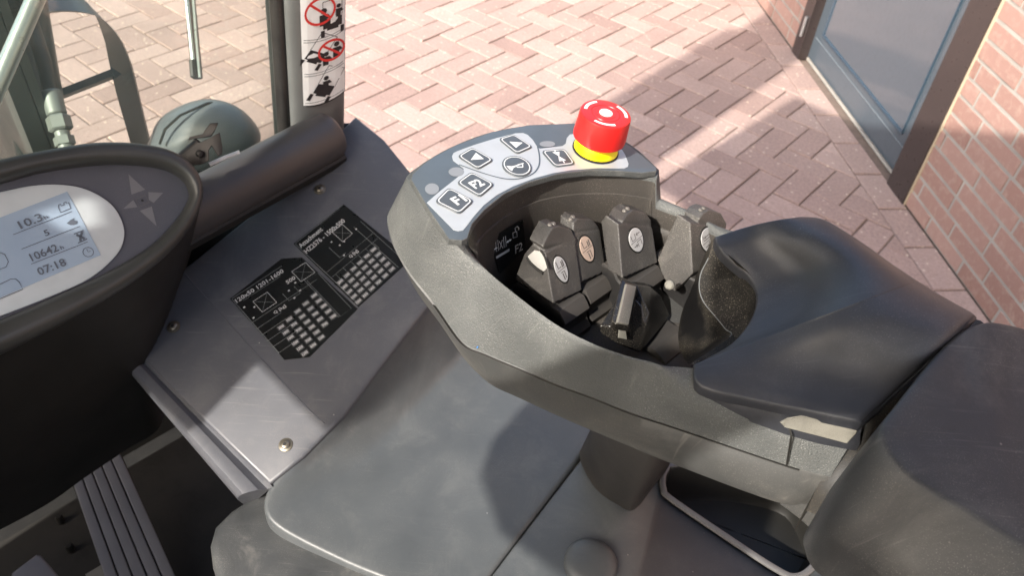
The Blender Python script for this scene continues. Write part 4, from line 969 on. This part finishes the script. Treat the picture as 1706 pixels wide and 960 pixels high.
# ---- levers
def hull(mb_pts):
    bm = bmesh.new()
    for p in mb_pts: bm.verts.new(p)
    r_ = bmesh.ops.convex_hull(bm, input=bm.verts)
    bmesh.ops.delete(bm, geom=[g_ for g_ in r_['geom_interior'] if isinstance(g_, bmesh.types.BMVert)], context='VERTS')
    bm.verts.index_update(); vs = [v_.co.copy() for v_ in bm.verts]; fs = [tuple(v_.index for v_ in f_.verts) for f_ in bm.faces]; bm.free()
    return vs, fs
def remesh(o, vox, sm):
    md = o.modifiers.new('r', 'REMESH'); md.mode = 'VOXEL'; md.voxel_size = vox; md.use_smooth_shade = True
    md = o.modifiers.new('s', 'SMOOTH'); md.factor = .5; md.iterations = sm
o_fn = {}
def lever(name, Lb, Lt, Mb, Mt, Rb, Rt, horn, badge, zb, glyph, mbadge, hornl=None, tilt=32, lowL=None):
    t = math.radians(tilt); nB = (-F*math.cos(t) + U*math.sin(t)).normalized(); p0 = Z(*Mb, zb)
    def B(x, y, l=0.0): return PL(x, y, p0 + nB*l, nB)
    mb_, mt_ = p0, B(*Mt); nL = (mt_-mb_).cross(F).normalized()
    if nL.dot(R) > 0: nL = -nL
    def LL(x, y): return PL(x, y, p0, nL)
    lb_, lt_ = LL(*Lb), LL(*Lt)
    rb_, rt_ = B(*Rb), B(*Rt)
    m = MB()
    pts = [mb_, mt_, lb_, lt_, rb_, rt_, rb_ + F*.020, rt_ + F*.014, mt_ + F*.012 + U*.001]
    if lowL: pts += [LL(*q) for q in lowL]
    vs, fs = hull(pts); m.add(vs, fs, M_lever)
    hp = [B(*q) for q in horn]
    hp += [q + F*.013 - U*.001 for q in hp] 
    base_h = [B(*Mt).lerp(rt_, .25) - nB*.002, rt_ - nB*.001, (B(*Mt).lerp(rt_, .3)) - U*.012, rt_ - U*.012]
    vs, fs = hull(hp + base_h + [q + F*.012 for q in base_h]); m.add(vs, fs, M_lever)
    o = m.build(name, console, fixn=False, smooth=0); remesh(o, .0007, 3)
    # badge
    m = MB(); bx, by, rx, ry, rot = badge; cb_ = B(bx, by, .0006); ex2 = R; ey = nB.cross(R); ey = ey if ey.z > 0 else -ey
    ux_ = (B(bx+rx, by)-B(bx-rx, by)).length/2*.92; vy = (B(bx, by-ry)-B(bx, by+ry)).length/2
    ca, sa = math.cos(rot), math.sin(rot); a1 = ex2*ca + ey*sa; a2 = -ex2*sa + ey*ca
    def bp(u, v, l=0): wv_ = 1 + .12*v; return cb_ + a1*u*ux_*wv_ + a2*v*vy + nB*l
    el_ = [bp(math.cos(k*math.pi/16), math.sin(k*math.pi/16)) for k in range(32)]
    m.slab([cb_ + (p-cb_)*1.14 - nB*.0001 for p in el_], nB, .002, M_dark, .0003)
    m.slab([p + nB*.0004 for p in el_], nB, .002, mbadge, .0003)
    m.stroke([bp(-.97, 0, .0006), bp(.97, 0, .0006)], .0004, nB, M_bink)
    for st_ in glyph: m.stroke([bp(*p, .0006) for p in st_[0]], st_[1], nB, M_bink)
    m.build('lever_badge', o, smooth=0)
    # grip nubs
    hx = [V(q) for q in hp[:len(horn)]]; tp = sorted(hx, key=lambda p: -p.z)[:2]
    m = MB()
    for w_ in (.25, .75):
        c = tp[0].lerp(tp[1], w_) + F*.004 - U*.0005; m.lathe(c, (U*.9+nB*.3).normalized(), [(.0018, -.001), (.0017, .0009), (.001, .0016)], M_lever, 12)
    m.build('grip_nub', o)
    # boot drum under the lever, axis across the truck
    m = MB(); wdr = (rb_-mb_).dot(R); cen = mb_.lerp(rb_, .5) + F*.016 - U*.026
    prof_ = []
    for k in range(0, 25):
        a = math.radians(-70 + k*10)
        rad = .0255 + (.0042 if (k % 5) < 3 else 0)
        prof_.append((a, rad))
    hwid = max(.011, wdr*.5*.95)
    for k in range(len(prof_)-1):
        pass
    r0 = [cen - F*math.cos(a)*rad*1.05 + U*math.sin(a)*rad for a, rad in prof_]
    m.loft([[cen + (p-cen)*.55 - R*hwid for p in r0], [cen + (p-cen)*.93 - R*hwid for p in r0], [p - R*hwid*.94 for p in r0], [p + R*hwid*.94 for p in r0], [cen + (p-cen)*.93 + R*hwid for p in r0], [cen+(p-cen)*.55 + R*hwid for p in r0]], M_boot, True, True, True)
    m.build('lever_boot', o, smooth=28)
    o_fn[o.name] = (LL, nL, B, nB)
    return o
ARR = lambda x, y, d: [([(x-.3*d, y), (x+.3*d, y)], .0006), ([(x+.05*d, y+.12), (x+.3*d, y), (x+.05*d, y-.12)], .0005)]
gl1 = [([(-.45, .75), (-.45, .2), (.1, .2)], .0007), ([(.3, .55), (.3, .1)], .0009), ([(.55, .6), (.55, .1)], .0009), ([(-.3, -.2), (.3, -.2), (.3, -.75)], .0007), ([(-.1, -.3), (-.1, -.8)], .0009)]
gl3 = [([(-.6, .6), (-.6, .15), (-.05, .15), (-.05, .6)], .0006), ([(.0, -.6), (.0, -.15), (.55, -.15), (.55, -.6)], .0006)] + ARR(.4, .42, -1) + ARR(-.4, -.4, 1)
gl4 = [([(-.6, .65), (-.6, .2), (.6, .2), (.6, .65)], .0006), ([(-.07, -.1), (-.07, -.6)], .0006), ([(.07, -.1), (.07, -.6)], .0006)] + ARR(.2, .42, 1) + ARR(-.2, .42, -1) + ARR(-.4, -.35, 1) + ARR(.4, -.35, -1)
l1 = lever('control_lever', (857, 466), (873, 424), (922, 506), (908, 422), (970, 484), (958, 398), [(904, 411), (911, 396), (920, 380), (932, 376), (952, 382), (961, 400)], (935, 449, 10, 24, .12), 1.258, gl1, M_badge, tilt=30)
l2 = lever('control_lever', (935, 452), (942, 390), (966, 472), (956, 390), (1010, 452), (1000, 384), [(955, 385), (956, 371), (963, 364), (987, 366), (998, 379)], (978, 415, 11, 23, .12), 1.258, gl1, M_badge2, tilt=30)
l3 = lever('control_lever', (1012, 450), (1001, 369), (1037, 464), (1030, 373), (1096, 438), (1087, 380), [(1037, 369), (1045, 357), (1055, 350), (1075, 354), (1085, 367)], (1060, 400, 12, 21, .12), 1.262, gl3, M_badge, tilt=30)
l4 = lever('control_lever', (1095, 433), (1125, 367), (1154, 456), (1150, 371), (1208, 427), (1210, 384), [(1165, 364), (1172, 355), (1182, 350), (1202, 356), (1211, 373)], (1180, 400, 12, 21, .12), 1.264, gl4, M_badge, tilt=30, lowL=[(1101, 455), (1114, 480), (1124, 486)])
m = MB(); c = Z(1117, 472, 1.262) - fwd*.004; m.lathe(c - R*.002, (-R*.8+U*.4-F*.3).normalized(), [(.0034, 0), (.0034, .0026), (.0022, .0036), (.0008, .0036)], M_worn_lit, 16); m.build('pivot_cap', l4)
l2b = l1
# broken bright facet on lever one
m = MB()
l1['label'] = 'lever with a chipped, peeling grip and bright worn facet'
LL, nL, B, nB = o_fn[l1.name]
m = MB(); cp_ = [LL(x, y) + nL*.0008 for x, y in ((880, 427), (891, 417), (902, 419), (909, 426), (913, 446), (907, 452), (897, 446), (886, 436))]
m.slab(cp_, nL, .0015, M_chip, .0003); m.build('chipped_patch', l1)
m = MB(); m.tube(catmull([LL(x, y) + nL*.0008 for x, y in ((879, 428), (886, 439), (897, 449), (906, 455))], 3, False), .0011, M_dark, 8); m.tube(catmull([LL(x, y) + nL*.0008 for x, y in ((902, 417), (909, 428), (915, 447))], 3, False), .0008, M_dark, 8)
m.build('crack_edge', l1)
# ---- hooded travel knob
t = math.radians(38); nK = (-F*math.cos(t) + U*math.sin(t)).normalized(); k0 = Z(1050, 575, 1.243)
def KB(x, y, l=0.0): return PL(x, y, k0 + nK*l, nK)
m = MB()
base_ = [KB(999, 543, -.004), KB(1000, 554, -.006), KB(1028, 573, -.001), KB(1064, 588, -.001), KB(1085, 563, -.003), KB(1084, 540, .001), KB(1060, 540, .001), KB(1034, 488, -.004), KB(1044, 474, -.003), KB(1024, 545, .003)]
vs, fs = hull(base_ + [q + F*.006 for q in base_[3:6]]); m.add(vs, fs, M_knob)
lobe = [KB(1061, 475, -.004), KB(1084, 478, -.007), KB(1102, 494, -.011), KB(1116, 526, -.013), KB(1108, 538, -.010), KB(1084, 562, -.002), KB(1066, 588, -.001), KB(1056, 560, -.002), KB(1082, 522, .003)]
vs, fs = hull(lobe + [q + F*.006 for q in lobe]); m.add(vs, fs, M_knob)
bl_ = [KB(1042, 470, .0005), KB(1062, 475, .0005), KB(1048, 543, .011), KB(1026, 540, .011), KB(1050, 560, .002), KB(1026, 554, .002)]
vs, fs = hull(bl_ + [q + F*.004 for q in bl_]); m.add(vs, fs, M_knob)
kn = m.build('travel_knob', console, fixn=False, smooth=0); remesh(kn, .0007, 2)
m = MB(); q = [KB(1043, 473, .0025), KB(1060, 477, .0025), KB(1047, 541, .0138), KB(1028, 538, .0138)]
qn = (q[1]-q[0]).cross(q[3]-q[0]).normalized(); qn = qn if qn.z > 0 else -qn
m.slab([p + qn*.0006 for p in q], qn, .002, M_ridge, .0008); m.build('knob_ridge', kn)
m = MB(); m.slab([KB(1032, 550, .010), KB(1043, 552, .010), KB(1045, 566, .006), KB(1031, 563, .006)], nK, .001, M_worn_lit, .0003); m.build('knob_window', kn)
m = MB(); cen = KB(1085, 575, -.02) - U*.012
prof_ = [(math.radians(-70+k*10), .0265 + (.0042 if (k % 6) < 3 else 0)) for k in range(25)]
r0 = [cen - F*math.cos(a)*rad*1.2 + U*math.sin(a)*rad for a, rad in prof_]
m.loft([[p - R*.017 for p in r0], [p + R*.017 for p in r0]], M_boot, True, True, True); m.build('knob_boot', kn, smooth=28)

# ---- palm rest (soft sculpted pad)
FRC = (0, .06, .15, .28, .40, .52, .64, .80, .94, 1); DZC = (0, .06, .14, .27, .43, .63, .81, .98, .98, .84)
def prow(L_, R_, zl, hz, bow=0.0):
    return [(L_[0]+(R_[0]-L_[0])*t, L_[1]+(R_[1]-L_[1])*t - bow*math.sin(math.pi*t), zl + hz*z_) for t, z_ in zip(FRC, DZC)]
rows = [prow((1193, 395), (1336, 361), 1.313, .020, 5), prow((1201, 413), (1366, 364), 1.311, .024, 2), prow((1222, 434), (1392, 376), 1.306, .031), prow((1248, 456), (1424, 396), 1.303, .035), prow((1264, 486), (1456, 418), 1.299, .039),
        prow((1256, 528), (1482, 437), 1.295, .043), prow((1222, 572), (1504, 452), 1.291, .047), prow((1168, 603), (1525, 466), 1.2875, .050), prow((1159, 609), (1530, 469), 1.287, .050), prow((1170, 642), (1562, 489), 1.285, .051), prow((1255, 663), (1590, 505), 1.286, .049), prow((1345, 682), (1608, 515), 1.289, .045), prow((1425, 699), (1620, 522), 1.292, .040), prow((1438, 703), (1626, 528), 1.290, .036)]
NR = 4
g = [[Z(*q) for q in r_] for r_ in rows]
g2 = [catmull(r_, NR, False) for r_ in g]
cols = [catmull([g2[i][j] for i in range(len(g2))], NR, False) for j in range(len(g2[0]))]   # cols[j][i]
nj, ni = len(cols), len(cols[0])
m = MB(); vs = [cols[j][i] for j in range(nj) for i in range(ni)]
fs = [(j*ni+i, j*ni+i+1, (j+1)*ni+i+1, (j+1)*ni+i) for j in range(nj-1) for i in range(ni-1)]
m.add(vs, fs, M_pad)
# perimeter loop and rounded side walls
per = [cols[j][0] for j in range(nj)] + [cols[nj-1][i] for i in range(1, ni)] + [cols[j][ni-1] for j in range(nj-2, -1, -1)] + [cols[0][i] for i in range(ni-2, 0, -1)]
pc_ = sum(per, V())/len(per)
def offp(d, dz):
    out = []; n_ = len(per)
    for i, p in enumerate(per):
        t = per[(i+1) % n_] - per[i-1]; nn = V((t.y, -t.x, 0))
        nn = nn.normalized() if nn.length > 1e-7 else V()
        if nn.dot(V((p.x-pc_.x, p.y-pc_.y, 0))) < 0 and abs(i) >= 0: nn = nn*sgnp
        out.append(p + nn*d*sg + U*dz)
    return out
ar = sum((per[i].cross(per[(i+1) % len(per)])).z for i in range(len(per))); sg = 1 if ar > 0 else -1; sgnp = 1
m.loft([per, offp(.0005, -.0004), offp(.0009, -.0014), offp(.0008, -.004), offp(.0, -.009)], M_pad)
pad = m.build('palm_rest', FL, smooth=70, origin=V(pc_))
# pale worn strip on the pad's lower side
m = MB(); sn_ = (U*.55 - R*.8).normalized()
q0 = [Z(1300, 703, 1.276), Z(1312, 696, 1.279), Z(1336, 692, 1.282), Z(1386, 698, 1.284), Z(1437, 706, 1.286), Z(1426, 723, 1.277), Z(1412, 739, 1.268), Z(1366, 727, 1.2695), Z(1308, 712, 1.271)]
m.slab([p + sn_*.002 for p in q0], sn_, .003, M_worn_lit, .0006); m.build('worn_strip', pad)
# side strip of pad between boundary and console
m = MB()
lo_ = [Z(1158, 607, 1.287), Z(1163, 640, 1.276), Z(1172, 664, 1.272), Z(1240, 688, 1.270), Z(1316, 715, 1.2675), Z(1370, 730, 1.266), Z(1432, 742, 1.264)]
up_ = [Z(1164, 612, 1.284), Z(1172, 638, 1.281), Z(1190, 648, 1.281), Z(1260, 664, 1.281), Z(1330, 679, 1.283), Z(1390, 692, 1.285), Z(1438, 703, 1.285)]
md_ = [a.lerp(b, .5) + sn_*.002 for a, b in zip(lo_, up_)]
m.loft([[a - U*.006 for a in lo_], lo_, md_, up_, [a - U*.01 + R*.01 for a in up_]], M_pad, closed=False); m.build('pad_side', pad, smooth=60)
# thumb scoop wall below the pad's concave front edge
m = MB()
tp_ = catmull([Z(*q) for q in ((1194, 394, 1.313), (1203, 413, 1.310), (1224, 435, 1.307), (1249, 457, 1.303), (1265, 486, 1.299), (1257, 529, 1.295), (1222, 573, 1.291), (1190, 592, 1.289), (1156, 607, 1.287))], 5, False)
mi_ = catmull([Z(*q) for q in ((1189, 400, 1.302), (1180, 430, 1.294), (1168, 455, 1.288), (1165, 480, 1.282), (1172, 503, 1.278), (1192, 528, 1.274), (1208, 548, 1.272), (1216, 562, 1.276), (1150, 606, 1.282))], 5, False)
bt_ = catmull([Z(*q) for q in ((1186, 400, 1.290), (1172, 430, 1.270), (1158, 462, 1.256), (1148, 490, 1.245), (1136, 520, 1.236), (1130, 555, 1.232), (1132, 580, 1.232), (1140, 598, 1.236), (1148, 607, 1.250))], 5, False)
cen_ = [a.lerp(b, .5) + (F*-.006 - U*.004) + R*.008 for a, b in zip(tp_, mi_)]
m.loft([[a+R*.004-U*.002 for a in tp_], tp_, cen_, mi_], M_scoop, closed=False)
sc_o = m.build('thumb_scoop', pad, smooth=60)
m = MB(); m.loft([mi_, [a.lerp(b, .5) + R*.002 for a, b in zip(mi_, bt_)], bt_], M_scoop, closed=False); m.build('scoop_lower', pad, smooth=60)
m = MB(); m.tube(mi_[5:36], .00035, M_line, 6); m.build('parting_line', pad)

# ---- rear armrest
m = MB()
topl = [(1498, 669, 1.318), (1540, 615, 1.322), (1585, 566, 1.325), (1620, 546, 1.327), (1665, 541, 1.327), (1760, 575, 1.322), (1950, 700, 1.315), (1900, 1150, 1.29), (1765, 968, 1.30), (1640, 880, 1.305), (1550, 826, 1.308), (1500, 790, 1.310), (1468, 748, 1.312), (1466, 712, 1.315)]
TT = catmull([Z(*q) for q in topl], 5); tcn = sum(TT, V())/len(TT)
botl = [(1440, 742), (1510, 660), (1575, 600), (1625, 570), (1680, 560), (1800, 600), (2020, 740), (1900, 1400), (1560, 1040), (1476, 962), (1430, 924), (1392, 898), (1374, 866), (1376, 828)]
BB = catmull([Z(x, y, 1.262) for x, y in botl], 5)
mid = [a.lerp(b, .35) + U*.008 + (a-tcn).normalized()*.002 for a, b in zip(TT, BB)]
m.loft([[p - U*.035 for p in BB], [p - U*.004 for p in BB], BB, [a.lerp(b, .72) + U*.002 for a, b in zip(TT, BB)], [a.lerp(b, .42) + U*.002 for a, b in zip(TT, BB)], [a.lerp(b, .24) + U*.0022 for a, b in zip(TT, BB)], [a.lerp(b, .11)+U*.0018 for a, b in zip(TT, BB)], [p + U*.0008 for p in TT], [tcn + (p-tcn)*.975 + U*.0022 for p in TT], [tcn + (p-tcn)*.94 + U*.0028 for p in TT], [tcn + (p-tcn)*.85 + U*.003 for p in TT], [tcn + (p-tcn)*.6 + U*.003 for p in TT], [tcn + (p-tcn)*.3 + U*.0034 for p in TT]], M_pad2, True, True, True)
m.build('rear_armrest', FL, smooth=70)
# dirty hinge bar in the gap between palm rest and armrest
m = MB()
hb = [(1640, 545, 1.290), (1560, 610, 1.283), (1500, 680, 1.270), (1448, 742, 1.255), (1400, 815, 1.235), (1372, 872, 1.212)]
hc = catmull([Z(*q) for q in hb], 5, False)
hw_ = (R*.5 - F*.85).normalized()
m.loft([[p + F*.012 - U*.03 for p in hc], [p + F*.012 for p in hc], [p + F*.004 + U*.003 for p in hc], [p - F*.004 + U*.001 for p in hc], [p - F*.012 - U*.006 for p in hc], [p - F*.02 - U*.03 for p in hc]], M_hinge, closed=False)
m.build('armrest_hinge', FL, smooth=60)

# ---- unseen plates added only to shade the pod, hood, console and cowl (left side)
def shadeplate(name, pts, rp, th=.02):
    q = [back(p, rp) for p in pts]  # outline traced back along the sun from the wanted shadow
    m = MB(); m.slab(q, -R, th, M_body); return m.build(name, og)
shadeplate('cowl_shade_plate', [C(427, 604), C(544, 720), C(575, 698), C(650, 600), C(715, 505), C(730, 330), C(590, 180), C(480, 330)], -.45)
shadeplate('pod_shade_lower', [D(-420, 700), D(-420, 540), D(0, 420), D(150, 379), D(312, 341), D(350, 332), D(345, 420), D(200, 530), D(0, 640)], -.45)
shadeplate('pod_shade_upper', [D(-420, 200), D(-420, 470), D(0, 372), D(119, 333), D(300, 290), D(340, 262), D(250, 215), D(0, 225)], -.45)
shadeplate('cowl_edge_shade', [C(190, 600), C(313, 722), C(427, 604), C(470, 540), C(400, 430), C(305, 440)], -.45)
shadeplate('console_shade_plate', [Z(1012, 590, 1.286), Z(930, 625, 1.246), Z(842, 655, 1.215), Z(868, 680, HZ), Z(820, 735, HZ), Z(800, 793, HZ), Z(833, 889, HZ), Z(937, 965, HZ), Z(1180, 1080, HZ), Z(1126, 774, 1.21), Z(1210, 735, 1.245), Z(1308, 696, 1.272), Z(1172, 655, 1.28), Z(1150, 615, 1.286)], -.40)
shadeplate('pad_shade_plate', [Z(1172, 655, 1.28), Z(1300, 690, 1.280), Z(1436, 702, 1.285), Z(1400, 800, 1.262), Z(1368, 870, 1.20), T(-.06, -.40, 1.60), T(-.75, -.40, 1.50), T(-.75, -.40, 2.15), T(-.05, -.40, 2.15), Z(1640, 505, 1.33), Z(1480, 420, 1.33), Z(1340, 350, 1.335), Z(1250, 360, 1.32), Z(1196, 388, 1.31), Z(1170, 470, 1.29), Z(1150, 600, 1.286)], -.40)
